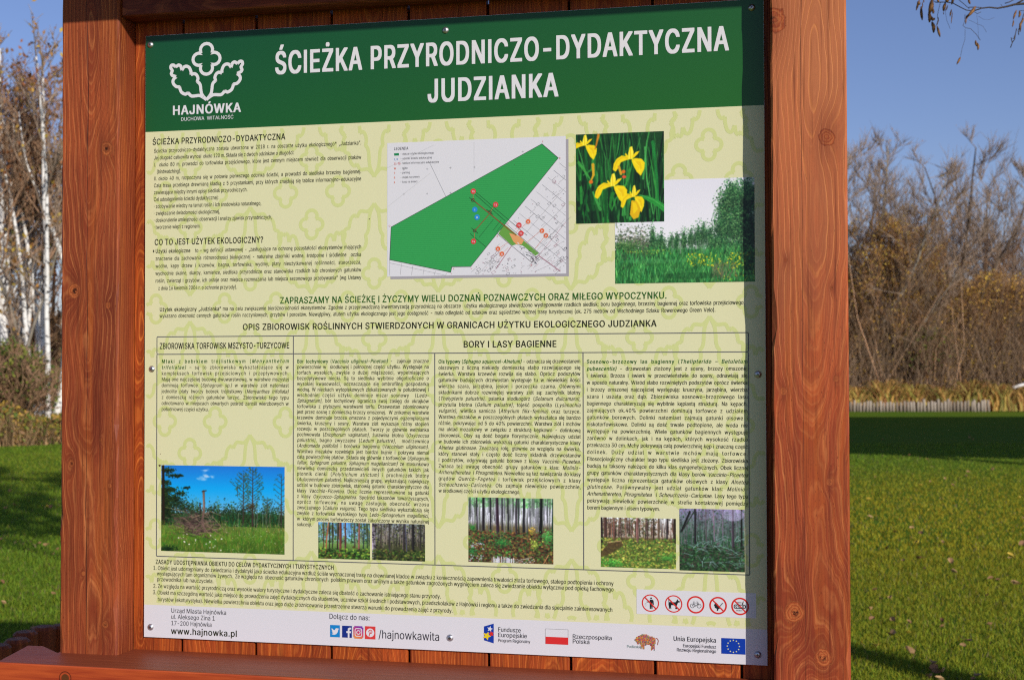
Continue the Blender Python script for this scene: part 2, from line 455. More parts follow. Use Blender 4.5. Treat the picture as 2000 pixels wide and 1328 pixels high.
# frame piece behind the boards
mS = wood('stained_cross_rail', rgb(150, 64, 38, 0.85), rgb(200, 110, 66, 0.85), rgb(118, 50, 34, 0.85), 'X', seed=4.2, freq=80, b0=0.06)
for z in (G - 0.055, G + 1.12):
    mb = MB(); mb.box((xl1 + 0.002, YB + 0.026, z), (xr0 - 0.002, YB + 0.066, z + 0.11)); mb.build('cross_rail', mS, stand, (cL, 0, z))
# top beam between the posts
zb = at(240, 33, YF + 0.008)[2]
mb = MB(); mb.box((xl1 + 0.001, YF + 0.008, zb), (xr0 - 0.001, YB - 0.002, zb + 0.13))
o = mb.build('top_beam', mS, stand, (cL, YF, zb)); bevel(o, 0.003, 2)
# roof: two sloping boards and an eave board in front that throws the shade over the beam
zsh = at(170, 31, YF)[2]                      # where the shade ends on the left post
K = 0.57
ye = YF - 0.36; ze = zsh + 0.36 * K
mRf = wood('stained_roof_board', rgb(140, 60, 36, 0.6), rgb(190, 104, 62, 0.6), rgb(100, 44, 30, 0.6), 'X', seed=9.2, freq=80)
rx0, rx1 = xl0 - 0.05, xr1 + 0.30
mb = MB(); mb.box((rx0, ye - 0.022, ze), (rx1, ye, ze + 0.12))
roof = mb.build('roof', mRf, stand, (cL, ye, ze))
mb = MB()
a = [(ye + 0.001, ze + 0.09), (0.02, ze + 0.22), (0.36, ze + 0.05)]
for j in range(2):
    n = 4
    for i in range(n):
        t0, t1 = i / n, (i + 1) / n - 0.01
        y0 = a[j][0] + (a[j + 1][0] - a[j][0]) * t0; y1 = a[j][0] + (a[j + 1][0] - a[j][0]) * t1
        z0 = a[j][1] + (a[j + 1][1] - a[j][1]) * t0; z1 = a[j][1] + (a[j + 1][1] - a[j][1]) * t1
        mb = MB()
        mb.add([(rx0, y0, z0), (rx1, y0, z0), (rx1, y1, z1), (rx0, y1, z1), (rx0, y0, z0 + 0.025), (rx1, y0, z0 + 0.025), (rx1, y1, z1 + 0.025), (rx0, y1, z1 + 0.025)],
               [(0, 3, 2, 1), (4, 5, 6, 7), (0, 1, 5, 4), (1, 2, 6, 5), (2, 3, 7, 6), (3, 0, 4, 7)])
        mb.build('roof_board', mRf, roof, (cL, y0, z0))
# sill: a wide plank with cut corners, lying in front of and round the posts
zs = G - 0.0255
mSill = NT('sill_top_paint', 0.5, 0.35)
kk = mSill; co = kk.coord('Object'); X, Y, Z = kk.sep(co)
v = kk.comb(kk.math('MULTIPLY', X, 4.0), kk.math('MULTIPLY', Y, 60.0), kk.math('MULTIPLY', Z, 60.0))
g = kk.noise(v, 1.5, 4, 0.6)
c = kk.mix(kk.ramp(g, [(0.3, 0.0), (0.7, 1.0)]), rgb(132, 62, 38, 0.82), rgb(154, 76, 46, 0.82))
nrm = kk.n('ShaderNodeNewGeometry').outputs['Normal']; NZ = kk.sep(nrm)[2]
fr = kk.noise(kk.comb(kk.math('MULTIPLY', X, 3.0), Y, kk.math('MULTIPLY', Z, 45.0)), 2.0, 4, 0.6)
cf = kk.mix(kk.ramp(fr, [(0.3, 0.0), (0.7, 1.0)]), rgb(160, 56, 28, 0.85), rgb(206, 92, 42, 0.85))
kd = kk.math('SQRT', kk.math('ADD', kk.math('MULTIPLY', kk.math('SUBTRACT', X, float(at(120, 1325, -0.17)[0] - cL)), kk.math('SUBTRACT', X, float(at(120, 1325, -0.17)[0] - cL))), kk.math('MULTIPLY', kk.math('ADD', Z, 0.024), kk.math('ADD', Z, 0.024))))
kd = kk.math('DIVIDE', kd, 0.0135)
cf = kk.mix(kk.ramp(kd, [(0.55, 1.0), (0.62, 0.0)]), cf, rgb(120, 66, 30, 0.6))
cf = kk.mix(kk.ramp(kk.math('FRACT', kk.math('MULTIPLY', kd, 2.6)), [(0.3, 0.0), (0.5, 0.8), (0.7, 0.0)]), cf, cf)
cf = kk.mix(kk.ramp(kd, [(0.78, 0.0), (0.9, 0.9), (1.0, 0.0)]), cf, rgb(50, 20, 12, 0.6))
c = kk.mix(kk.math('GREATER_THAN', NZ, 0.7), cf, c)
sp = kk.n('ShaderNodeTexVoronoi', feature='F1'); kk.l(kk.comb(kk.math('MULTIPLY', X, 0.6), Y, Z), sp.inputs['Vector']); sp.inputs['Scale'].default_value = 70
spm = kk.math('MULTIPLY', kk.math('LESS_THAN', sp.outputs['Distance'], 0.12), kk.math('GREATER_THAN', kk.noise(co, 9.0, 3, 0.6), 0.85))
c = kk.mix(spm, c, rgb(190, 170, 160, 0.6))
kk.color(c); kk.bump(g, 0.3, 0.0008)
Pz = lambda px, py: atz(px, py, zs)
yfront = float(np.mean([Pz(40, 1301.5)[1], Pz(288, 1304)[1], Pz(560, 1317)[1]]))
a0 = Pz(52, 1260); a1 = Pz(88, 1260); a2 = Pz(108, 1273); e0 = Pz(0, 1288)
dr = (e0 - a0) / (a0[1] - e0[1]); fc = a0 + dr * (a0[1] - yfront)
ya = float((a0[1] + a1[1]) / 2)
wr = xr1 + (xl0 - float(a2[0])) + 0.02
mirror = lambda x: xl0 + xr1 - x
outl = [(float(fc[0]), yfront), (mirror(float(fc[0])), yfront), (mirror(float(a0[0])), ya), (mirror(float(a1[0])), ya), (xr1 + 0.004, float(a2[1])), (xr1 + 0.004, YF + 0.02), (xr0 - 0.001, YF + 0.02), (xr0 - 0.001, YB - 0.001),
        (xl1 + 0.001, YB - 0.001), (xl1 + 0.001, YF + 0.02), (xl0 - 0.004, YF + 0.02), (xl0 - 0.004, float(a2[1])), (float(a1[0]), ya), (float(a0[0]), ya)]
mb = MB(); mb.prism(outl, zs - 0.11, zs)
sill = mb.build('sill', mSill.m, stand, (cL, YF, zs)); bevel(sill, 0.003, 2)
# ================================================================== INFORMATION PANEL
PW, PH = 1.22022, 1.2
panel = empty('information_panel', 'green and lime printed nature trail panel with text, map and photographs, screwed to the stand', 'information panel', (0, 0, G))
M_DIBOND = flat('panel_white_sheet', (0.72, 0.71, 0.72), 0.36, 0.4)
def prn(name, c, rough=0.36, spec=0.4): return flat(name, c, rough, spec)
KP = 0.80
C_WHITE = rgb(236, 234, 240, 0.80); C_HEAD = rgb(28, 112, 46, 0.66); C_LIME = rgb(226, 223, 178, 0.92); C_PAT = rgb(209, 214, 144, 0.92)
C_TXT = (0.022, 0.024, 0.010); C_GRN = rgb(44, 104, 26, 0.8)
M_HEAD = NT('header_green_print', 0.36, 0.4); co = M_HEAD.coord('Object'); X, Y, Z = M_HEAD.sep(co)
f = M_HEAD.math('ADD', M_HEAD.math('MULTIPLY', X, 0.45), M_HEAD.math('MULTIPLY', M_HEAD.math('SUBTRACT', 1.2, Z), 2.2), clamp=True)
M_HEAD.color(M_HEAD.mix(f, rgb(22, 92, 58, 0.66), rgb(36, 116, 34, 0.66))); M_HEAD = M_HEAD.m
M_WHITE = None
def _worn(name, c, amt):
    k = NT(name, 0.36, 0.4); co = k.coord('Object'); n = k.noise(co, 2.2, 5, 0.6); X, Y, Z = k.sep(co)
    st = k.noise(k.comb(k.math('MULTIPLY', X, 60.0), Y, k.math('MULTIPLY', Z, 2.5)), 1.0, 3, 0.6)
    f = k.math('MULTIPLY', k.math('ADD', k.math('MULTIPLY', n, 0.6), k.math('MULTIPLY', st, 0.4)), amt)
    k.color(k.mix(f, c, (c[0] * 0.55, c[1] * 0.53, c[2] * 0.5)))
    k.l(k.math('MULTIPLY_ADD', n, 0.30, 0.22), k.b.inputs['Roughness']); k.bump(k.noise(co, 1.6, 2, 0.5), 0.10, 0.01)
    return k.m
M_LIME = _worn('lime_print', C_LIME, 0.12); M_PAT = prn('lime_pattern_print', C_PAT); M_WHITE = _worn('white_print', C_WHITE, 0.08)
M_TXT = prn('black_ink', C_TXT); M_GRN = prn('green_ink', C_GRN); M_HWHITE = prn('header_white_print', rgb(240, 238, 242, 0.80))
M_INK = attr_mat('colour_print', 0.36, 0.4)
LAY = 0.00015
def B(px, py):                               # photo pixel -> (x, z) on the panel, z from its bottom edge
    p = at(px, py, 0.0); return (float(p[0]), float(p[2]) - G)
def LY(n): return -LAY * n
mb = MB(); mb.box((0, 0.0, G), (PW, 0.0045, G + PH))
sheet = mb.build('panel_sheet', M_DIBOND, panel); bevel(sheet, 0.0004, 1)
zb_, zw_ = 1.00672, 0.06444
def rect(mbx, x0, z0, x1, z1, n, col=None):
    y = LY(n); mbx.add([(x0, y, z0 + G), (x1, y, z0 + G), (x1, y, z1 + G), (x0, y, z1 + G)], [(0, 1, 2, 3)], col)
def poly(mbx, pts, n, col=None):
    y = LY(n)
    ar = sum(pts[i][0] * pts[(i + 1) % len(pts)][1] - pts[(i + 1) % len(pts)][0] * pts[i][1] for i in range(len(pts)))
    if ar < 0: pts = pts[::-1]
    mbx.add([(p[0], y, p[1] + G) for p in pts], [tuple(range(len(pts)))], col)
def disc(mbx, x, z, r, n, col=None, seg=24, rx=None):
    poly(mbx, [(x + (rx or r) * math.cos(2 * math.pi * i / seg), z + r * math.sin(2 * math.pi * i / seg)) for i in range(seg)], n, col)
def ring(mbx, x, z, r0, r1, n, col=None, seg=36, a0=0.0, a1=2 * math.pi):
    y = LY(n); vs = []; fs = []
    full = abs(a1 - a0 - 2 * math.pi) < 1e-6
    m = seg if full else seg + 1
    for i in range(m):
        t = a0 + (a1 - a0) * i / seg
        for r in (r1, r0): vs.append((x + r * math.cos(t), y, z + r * math.sin(t) + G))
    for i in range(seg):
        j = (i + 1) % m
        fs.append((2 * i, 2 * j, 2 * j + 1, 2 * i + 1))
    mbx.add(vs, fs, col)
_rb = [0]
def ribbon(mbx, pts, w, n, col=None, closed=False):
    P = [Vector(p) for p in pts]; m = len(P); L = []
    _rb[0] = (_rb[0] + 3) % 8; y0 = LY(n) - _rb[0] * 3.3e-5
    for i in range(m):
        if closed: a, b = P[i - 1], P[(i + 1) % m]
        else: a, b = P[max(i - 1, 0)], P[min(i + 1, m - 1)]
        d0 = (P[i] - a); d1 = (b - P[i])
        if d0.length < 1e-9: d0 = d1
        if d1.length < 1e-9: d1 = d0
        d0 = d0.normalized(); d1 = d1.normalized(); t = d0 + d1
        if t.length < 0.3: t = d1
        t.normalize(); nn = Vector((-t.y, t.x))
        c = max(0.55, abs(nn.dot(Vector((-d1.y, d1.x)))))
        L.append((P[i] + nn * (w / 2 / c), P[i] - nn * (w / 2 / c)))
    for i in range(m if closed else m - 1):
        j = (i + 1) % m; y = y0 - (i % 5) * 6e-6     # neighbouring pieces lie a hair apart, never in one plane
        q = [L[i][0], L[i][1], L[j][1], L[j][0]]
        ar = sum(q[k].x * q[(k + 1) % 4].y - q[(k + 1) % 4].x * q[k].y for k in range(4))
        if ar < 0: q = q[::-1]
        if abs(ar) < 1e-12: continue
        s1 = (q[1] - q[0]).cross(q[2] - q[1]); s2 = (q[2] - q[1]).cross(q[3] - q[2]); s3 = (q[3] - q[2]).cross(q[0] - q[3]); s4 = (q[0] - q[3]).cross(q[1] - q[0])
        if min(s1, s2, s3, s4) < 0:                   # folded piece: keep the convex part
            mid = (P[i] + P[j]) / 2; d = (P[j] - P[i])
            if d.length < 1e-9: continue
            d.normalize(); nn = Vector((-d.y, d.x)) * w / 2; q = [P[i] - nn, P[j] - nn, P[j] + nn, P[i] + nn]
        mbx.add([(v.x, y, v.y + G) for v in q], [(0, 1, 2, 3)], col)

# ---- colour fields
mb = MB(); rect(mb, 0.0006, zb_, PW - 0.0006, PH - 0.0006, 1); mb.build('header_band', M_HEAD, panel)
mb = MB(); rect(mb, 0.0006, zw_, PW - 0.0006, zb_, 1); mb.build('lime_field', M_LIME, panel)
mb = MB(); rect(mb, 0.0006, 0.0006, PW - 0.0006, zw_, 1); mb.build('footer_band', M_WHITE, panel)

# ---- the leaf-and-flower emblem (outline drawing), unit: photo-crop pixels
def smooth_pts(p, sub=3, closed=False):
    out = []; n = len(p)
    rngi = range(n) if closed else range(n - 1)
    for i in rngi:
        p0, p1, p2, p3 = (p[(i - 1) % n], p[i], p[(i + 1) % n], p[(i + 2) % n]) if closed else (p[max(i - 1, 0)], p[i], p[i + 1], p[min(i + 2, n - 1)])
        for s in range(sub):
            t = s / sub
            out.append(tuple(0.5 * ((2 * p1[k]) + (-p0[k] + p2[k]) * t + (2 * p0[k] - 5 * p1[k] + 4 * p2[k] - p3[k]) * t * t + (-p0[k] + 3 * p1[k] - 3 * p2[k] + p3[k]) * t ** 3) for k in (0, 1)))
    if not closed: out.append(tuple(p[-1]))
    return out
def quatre(cx, cy, R, rx, ry):
    pts = []
    for q in range(4):
        ang = math.pi / 2 * q
        ox, oy = cx + math.cos(ang) * rx, cy + math.sin(ang) * ry
        for i in range(-5, 6):
            t = ang + i * (math.pi * 0.60) / 5
            pts.append((ox + math.cos(t) * R, oy + math.sin(t) * R))
    return pts
LEAF = [(0, 920), (-75, 868), (-120, 857), (-208, 862), (-245, 835), (-268, 812), (-305, 829), (-360, 800), (-384, 750), (-392, 722), (-440, 712), (-480, 670), (-488, 630), (-470, 595), (-445, 572), (-495, 550), (-512, 520),
        (-498, 482), (-520, 440), (-512, 405), (-478, 402), (-445, 428), (-408, 405), (-372, 425), (-356, 478), (-330, 440), (-292, 428), (-250, 450), (-224, 510), (-222, 550), (-180, 540), (-142, 562), (-122, 612), (-132, 656), (-104, 680), (-86, 720), (-80, 780), (-62, 850), (0, 925)]
def arcs(pts):                               # bulging lobes between the corner points
    return smooth_pts(pts, 3)
def emblem(mbx, ox, oz, k, w, n, flip=1, sy=1.0, quat=True, leaves=True, clip=None):
    T = lambda p: (ox + p[0] * k, oz + (620 - p[1]) * k * flip * sy)
    def rib(pl, closed):
        if clip:
            run = []
            for p in pl + ([pl[0]] if closed else []):
                if clip(p): run.append(p)
                else:
                    if len(run) > 1: ribbon(mbx, run, w, n)
                    run = []
            if len(run) > 1: ribbon(mbx, run, w, n)
        else: ribbon(mbx, pl, w, n, closed=closed)
    if leaves:
        rib([T(p) for p in arcs(LEAF)], False)
        rib([T((-p[0], p[1] - (20 if p[1] < 600 else 0))) for p in arcs(LEAF)], False)
    if quat:
        rib([T(p) for p in quatre(0, 338, 88, 114, 134)], True)
KX = 0.00001393                              # one crop pixel on the panel, metres x 10
kk_ = (B(476, 160)[0] - B(331, 160)[0]) / 1075.0
lx, lz = (B(403.5, 150)[0], None)
ztop = B(403, 83)[1]; zbot = B(404, 198)[1]
kz_ = (ztop - zbot) / (942 - 97)
logo = MB()
T0 = lambda p: (lx + p[0] * kk_, zbot + (942 - p[1]) * kz_)
ribbon(logo, [T0(p) for p in arcs(LEAF)], 43 * kk_, 4)
ribbon(logo, [T0((-p[0], p[1] - (0))) for p in arcs(LEAF)], 43 * kk_, 4.6)
ribbon(logo, [T0(p) for p in quatre(0, 338, 88, 108, 132)], 43 * kk_, 4, closed=True)
poly(logo, [T0(p) for p in ((-62, 868), (0, 908), (62, 868), (30, 915), (0, 935), (-30, 915))], 5)
lg = logo.build('town_emblem', M_HWHITE, panel)
# ---- faint pattern of the same emblem over the lime field
pat = MB()
def inside(p): return 0.004 < p[0] < PW - 0.004 and zw_ + 0.004 < p[1] < zb_ - 0.004
cx0, cz0 = B(372, 383); PXP, PZP = 0.2555, 0.447
wq = 0.0068
for i in range(-2, 6):
    for j in range(-1, 4):
        for (dx, dz, lv) in ((0, 0, 0), (0.5, 0.5, 0)):
            x = cx0 + (i + dx) * PXP; z = cz0 - (j + dz) * PZP + PZP
            for (qx, qz) in ((0.054, 0), (-0.054, 0), (0, 0.063), (0, -0.063)):
                pl = quatre(x + qx, z + qz, 0.0112, 0.0120, 0.0165)
                run = []
                for p in pl + pl[:1]:
                    if inside(p): run.append(p)
                    else:
                        if len(run) > 1: ribbon(pat, run, wq, 1.2)
                        run = []
                if len(run) > 1: ribbon(pat, run, wq, 1.2)
            for flip in (1, -1):
                k = 0.000117
                for sg in (1, -1):
                    pl = [(x + sg * p[0] * k * 1.12, z - flip * (0.064 + (p[1] - 338) * k * 1.95)) for p in arcs(LEAF)]
                    run = []
                    for p in pl:
                        if inside(p): run.append(p)
                        else:
                            if len(run) > 1: ribbon(pat, run, wq, 1.2)
                            run = []
                    if len(run) > 1: ribbon(pat, run, wq, 1.2)
# melt the overlapping strokes into one flat print
_vs = [Vector((v[0], v[2] - G)) for v in pat.v]; _fs = [list(f) for f in pat.f]
_vo, _eo, _fo, _ov, _oe, _of = delaunay_2d_cdt(_vs, [], _fs, 0, 1e-6, True)
_keep = [tuple(f) for f, o_ in zip(_fo, _of) if o_]
pat = MB(); pat.add([(v.x, LY(2), v.y + G) for v in _vo], _keep)
for i_, f_ in enumerate(pat.f):              # all facing the viewer
    a_, b_, c_ = (pat.v[f_[0]], pat.v[f_[1]], pat.v[f_[2]])
    if (b_[0] - a_[0]) * (c_[2] - a_[2]) - (b_[2] - a_[2]) * (c_[0] - a_[0]) < 0: pat.f[i_] = f_[::-1]
pat.build('emblem_pattern', M_PAT, panel)

# ------------------------------------------------------------------ lettering
class Font:
    def __init__(s):
        s.c = bpy.data.curves.new('glyph', 'FONT'); s.c.resolution_u = 2
        try:                                  # the sans serif that ships with Blender; its built-in font otherwise
            s.c.font = bpy.data.fonts.load(bpy.utils.system_resource('DATAFILES', path='fonts') + '/Inter.woff2')
        except Exception: pass
        s.o = bpy.data.objects.new('glyph', s.c); COL.objects.link(s.o)
        s.cache = {}; s.adv = {}; s.plain = {}
        h = s.outline('H', 1)[0]; d = s.outline('d', 2); xs_ = sorted(set(round(p[0], 4) for p in h)); cap = max(p[1] for p in h); asc = max(p[1] for L in d for p in L)
        st = xs_[1] - xs_[0]; s.plain = {'I': (cap, xs_[0], xs_[0] + st), 'l': (asc, xs_[0] * 0.9, xs_[0] * 0.9 + st * 0.95)}; s.st = st; s.sb = xs_[0]
    def outline(s, ch, res):
        """closed contours of a string, straight from the curve, in writing order"""
        s.c.body = ch; s.c.resolution_u = res; s.c.fill_mode = 'NONE'
        bpy.context.view_layer.update()
        dg = bpy.context.evaluated_depsgraph_get()
        e = s.o.evaluated_get(dg); m = e.to_mesh()
        v = [tuple(q.co[:2]) for q in m.vertices]; nb = {}
        for ed in m.edges:
            i, j = ed.vertices; nb.setdefault(i, []).append(j); nb.setdefault(j, []).append(i)
        e.to_mesh_clear(); seen = set(); loops = []
        for i in range(len(v)):
            if i in seen or i not in nb: continue
            L = [i]; seen.add(i); prev = None; cur = i
            nxt = i + 1 if i + 1 in nb[i] else nb[i][0]
            while nxt not in seen:
                seen.add(nxt); L.append(nxt); prev, cur = cur, nxt
                c2 = [q for q in nb[cur] if q != prev]
                if not c2: break
                nxt = c2[0]
            P = []
            for q in L:
                p = v[q]
                if not P or (abs(p[0] - P[-1][0]) + abs(p[1] - P[-1][1])) > 1e-4: P.append(p)
            while len(P) > 2 and (abs(P[0][0] - P[-1][0]) + abs(P[0][1] - P[-1][1])) < 1e-4: P.pop()
            k = 0
            while k < len(P) and len(P) > 3:            # drop points on straight runs
                A, Bp, Cp = P[k - 1], P[k], P[(k + 1) % len(P)]
                cr = (Bp[0] - A[0]) * (Cp[1] - Bp[1]) - (Bp[1] - A[1]) * (Cp[0] - Bp[0])
                if abs(cr) < 2e-6: P.pop(k)
                else: k += 1
            if len(P) > 2: loops.append(P)
        return loops
    def geo(s, ch, off, res):
        if ch in s.plain:
            h, x0, x1 = s.plain[ch]; return np.array([(x0, 0), (x1, 0), (x1, h), (x0, h)], dtype=np.float32), [(0, 1, 2, 3)]
        loops = s.outline(ch, res)
        if not loops: return np.zeros((0, 2), dtype=np.float32), []
        V = []; E_ = []
        for L in loops:
            b = len(V); V += [Vector(p) for p in L]; E_ += [(b + i, b + (i + 1) % len(L)) for i in range(len(L))]
        vo, eo, fo, _a, _b, _c = delaunay_2d_cdt(V, E_, [], 0, 1e-5)
        out = []
        for f in fo:
            cx = sum(vo[i][0] for i in f) / len(f); cy = sum(vo[i][1] for i in f) / len(f); wn = 0
            for L in loops:
                for i in range(len(L)):
                    (xa, ya), (xb, yb) = L[i - 1], L[i]
                    if (ya > cy) != (yb > cy):
                        if cx < (xb - xa) * (cy - ya) / (yb - ya) + xa: wn += 1 if yb > ya else -1
            if wn: out.append(tuple(f))
        return np.array([(p[0], p[1]) for p in vo], dtype=np.float32), out
    def get(s, ch, off, res=2):
        key = (ch, off, res)
        if key not in s.cache: s.cache[key] = s.geo(ch, off, res)
        return s.cache[key]
    def advance(s, ch):
        if ch in s.plain: return s.plain[ch][2] + s.plain[ch][1]
        if ch not in s.adv:
            a, _ = s.geo('H' + ch + 'H', 0, 1); b, _ = s.geo('HH', 0, 1)
            s.adv[ch] = float(a[:, 0].max() - a[:, 0].min() - (b[:, 0].max() - b[:, 0].min()))
        return s.adv[ch]
FT = Font()
_h = FT.geo('H', 0, 1)[0]; CAPH = float(_h[:, 1].max() - _h[:, 1].min())
OFFS = {'n': 0.0, 'b': 0.0, 't': 0.0, 'h': 0.0, 'm': 0.0}
# heavier weights: the letter struck several times, a hair apart
STRIKE = {'n': (), 'm': ((0.006, 0),), 't': ((0.018, 0), (0.009, 0.006)), 'b': ((0.028, 0.0), (0.014, 0.008), (0.014, -0.006)),
          'h': ((0.05, 0.0), (0.0, 0.020), (0.05, 0.020), (0.025, 0.010), (0.025, 0.021))}
def runs(txt, base='n'):
    """* toggles bold, _ toggles slanted, ^ toggles green; returns (char, weight, slanted, green)"""
    out = []; b = i = g = False
    for ch in txt:
        if ch == '*': b = not b
        elif ch == '_': i = not i
        elif ch == '^': g = not g
        else: out.append(('*' if ch == '‡' else ch, 'b' if b else base, i, g))
    return out
class TextPart:
    """letters collected into one print per ink"""
    def __init__(s): s.V = {}; s.F = {}; s.n = {}
    def line(s, txt, x, z, em, xs=0.9, width=None, base='n', mode='stretch', sp=0.0, n=5, res=2, ink=None, ref=None):
        r = runs(txt, base)
        adv = [FT.advance(c) * xs * em + sp * em + ({'b': 0.03, 'h': 0.05, 't': 0.02}.get(w, 0) * xs * em) for c, w, i, g in r]
        tot = sum(adv) - sp * em
        nsp = sum(1 for c in r if c[0] == ' ')
        exsp = excl = 0.0
        if width is not None:
            if mode == 'stretch':
                k = width / tot; xs *= k; adv = [a * k for a in adv]
            elif mode == 'justify':
                d = width - tot
                if d < 0 or nsp == 0:
                    k = width / tot; xs *= k; adv = [a * k for a in adv]
                else:
                    lim = nsp * em * 0.22
                    if d <= lim: exsp = d / nsp
                    else:
                        exsp = lim / nsp; excl = (d - lim) / max(1, len(r) - 1)
        for (c, w, it, g), a in zip(r, adv):
            if c != ' ':
                co, fs = FT.get(c, OFFS[w], res)
                key = ink or ('g' if g else 'k')
                if len(co):
                    X_ = co[:, 0] * xs * em; Z_ = co[:, 1] * em
                    if it: X_ = X_ + Z_ * 0.20
                    V = s.V.setdefault(key, []); F = s.F.setdefault(key, []); b0 = s.n.get(key, 0)
                    V.append(np.stack([X_ + x, np.full(len(X_), LY(n)), Z_ + z + G], 1))
                    for f_ in fs: F.append(tuple(q + b0 for q in f_))
                    s.n[key] = b0 + len(co)
                    V0 = V[-1]
                    for si, (sx, sz) in enumerate(STRIKE[w]):
                        b0 = s.n[key]; V.append(V0 + np.array([sx * em * xs * 1.1, -1.2e-5 * (si + 1), sz * em]))
                        for f_ in fs: F.append(tuple(q + b0 for q in f_))
                        s.n[key] = b0 + len(co)
            x += a + excl + (exsp if c == ' ' else 0)
        return x
    def build(s, name, mats, parent):
        objs = []
        for key in s.V:
            V = np.concatenate(s.V[key])
            org = WORG[parent.name]
            m = bpy.data.meshes.new(name)
            m.from_pydata((V - np.array(org)).tolist(), [], s.F[key]); m.update()
            m.materials.append(mats[key])
            objs.append(place(bpy.data.objects.new(name, m), parent, org))
        return objs
MATS = {'k': M_TXT, 'g': M_GRN, 'w': M_HWHITE}
def head(name, lines, mat='k', parent=None, base='b', res=2, n=5, xs=0.9):
    """lines: (text, left px, baseline px, right px, cap height px)"""
    t = TextPart()
    for txt, xl, yl, xr, cap in lines:
        x0, z0 = B(xl, yl); x1, _ = B(xr, yl); em = (B(xl, yl - cap)[1] - z0) / CAPH
        side = 0.06 * em
        t.line(txt, x0 - side * 0.9, z0, em, xs, width=x1 - x0 + side * 1.6, base=base, res=res, ink=mat, n=n)
    return t.build(name, MATS, parent or panel)
def para(name, lines, xl, xr, y0, y1, cap, just=True, base='m', xs=0.86, parent=None, sp=0.0, indent=None, n=5):
    t = TextPart(); x0, z0 = B(xl, y0); x1, _ = B(xr, y0); _, z1 = B(xl, y1)
    em = (B(xl, y0 - cap)[1] - z0) / CAPH
    nat = sorted((x1 - x0) / sum(FT.advance(c) * em for c, w, a_, g in runs(L)) for L in lines if not L.endswith('|'))
    if nat: xs = nat[int(len(nat) * 0.18)] * 0.96
    for i, L in enumerate(lines):
        z = z0 + (z1 - z0) * (i / max(1, len(lines) - 1))
        last = L.endswith('|'); L = L.rstrip('|')
        dx = 0.0
        if L.startswith('>'): dx = 0.006; L = L[1:]
        if just and not last: t.line(L, x0 + dx, z, em, xs, width=x1 - x0 - dx, mode='justify', base=base, sp=sp, n=n)
        else:
            t.line(L, x0 + dx, z, em, xs * 0.97, base=base, sp=sp, n=n)
    return t.build(name, MATS, parent or panel)

head('headline', [('ŚCIEŻKA PRZYRODNICZO-DYDAKTYCZNA', 540, 146, 1421, 43)], 'w', base='h', res=3)
head('headline', [('JUDZIANKA', 838, 201, 1088, 44)], 'w', base='h', res=3)
head('emblem_name', [('HAJNÓWKA', 338, 225.5, 470, 17.5)], 'w', base='h', res=3)
head('emblem_motto', [('DUCHOWA  WITALNOŚĆ', 354, 237, 456, 7)], 'w', base='m')
head('section_heading', [('ŚCIEŻKA PRZYRODNICZO-DYDAKTYCZNA', 299, 283.5, 557, 11.5)], base='b')
para('trail_text', ['Ścieżka przyrodniczo-dydaktyczna została utworzona w 2018 r. na obszarze użytku ekologicznego‡ „Judzianka”.',
    'Jej długość całkowita wynosi  około 120 m. Składa się z dwóch odcinków o długości:|',
    'I.  około 80 m, prowadzi do torfowiska przejściowego, które jest cennym miejscem również dla obserwacji ptaków',
    '>(birdwatching).|',
    'II. około 40 m, rozpoczyna się w połowie pierwszego odcinka ścieżki, a prowadzi do siedliska brzeziny bagiennej.',
    'Cała trasa przebiega drewnianą kładką z 5 przystankami, przy których znajdują się tablice informacyjno-edukacyjne',
    'zawierające między innymi opisy siedlisk przyrodniczych.|', 'Cel udostępnienia ścieżki dydaktycznej:|',
    '· zdobywanie wiedzy na temat roślin i ich środowiska naturalnego,|', '· zwiększanie świadomości ekologicznej,|',
    '· doskonalenie umiejętności obserwacji i analizy zjawisk przyrodniczych,|', '· tworzenie więzi z regionem.|'], 301, 706, 299, 447.5, 7.3, xs=0.82)
head('section_heading', [('CO TO JEST UŻYTEK EKOLOGICZNY?', 303, 479, 514, 11.5)], base='b')
para('definition_text', ['*Użytki ekologiczne*   to – wg definicji ustawowej - „zasługujące na ochronę pozostałości ekosystemów mających',
    'znaczenie dla zachowania różnorodności biologicznej - naturalne zbiorniki wodne, śródpolne i śródleśne  oczka',
    'wodne, kępy drzew i krzewów, bagna, torfowiska, wydmy, płaty nieużytkowanej roślinności, starorzecza,',
    'wychodnie skalne, skarpy, kamieńce, siedliska przyrodnicze oraz stanowiska rzadkich lub chronionych gatunków',
    'roślin, zwierząt i grzybów, ich ostoje oraz miejsca rozmnażania lub miejsca sezonowego przebywania” (wg Ustawy',
    '>z dnia 16 kwietnia 2004 r. o ochronie przyrody).|'], 304, 706, 494.5, 566.5, 7.3, xs=0.82)
head('footnote_star', [('‡', 299, 498, 302, 10)], base='b')
head('invitation_heading', [('ZAPRASZAMY NA ŚCIEŻKĘ I ŻYCZYMY WIELU DOZNAŃ POZNAWCZYCH ORAZ MIŁEGO WYPOCZYNKU.', 548, 593, 1302, 12.5)], 'g', base='b')
para('invitation_text', ['*Użytek ekologiczny „Judzianka”* ma na celu zwiększenie bioróżnorodności ekosystemów. Zgodnie z przeprowadzoną inwentaryzacją przyrodniczą na obszarze  użytku ekologicznego stwierdzono występowanie rzadkich siedlisk: boru bagiennego, brzeziny bagiennej oraz torfowiska przejściowego,',
    ], 312, 1455, 608, 608, 7.4, xs=0.82)
para('invitation_text', ['wykazano obecność cennych gatunków roślin naczyniowych, grzybów i porostów. Niewątpliwy, atutem użytku ekologicznego jest jego dostępność - mała odległość od szlaków oraz sąsiedztwo ważnej trasy turystycznej (ok. 275 metrów od Wschodniego Szlaku Rowerowego Green Velo).',
    ], 312, 1398, 620.5, 620.5, 7.4, xs=0.82)
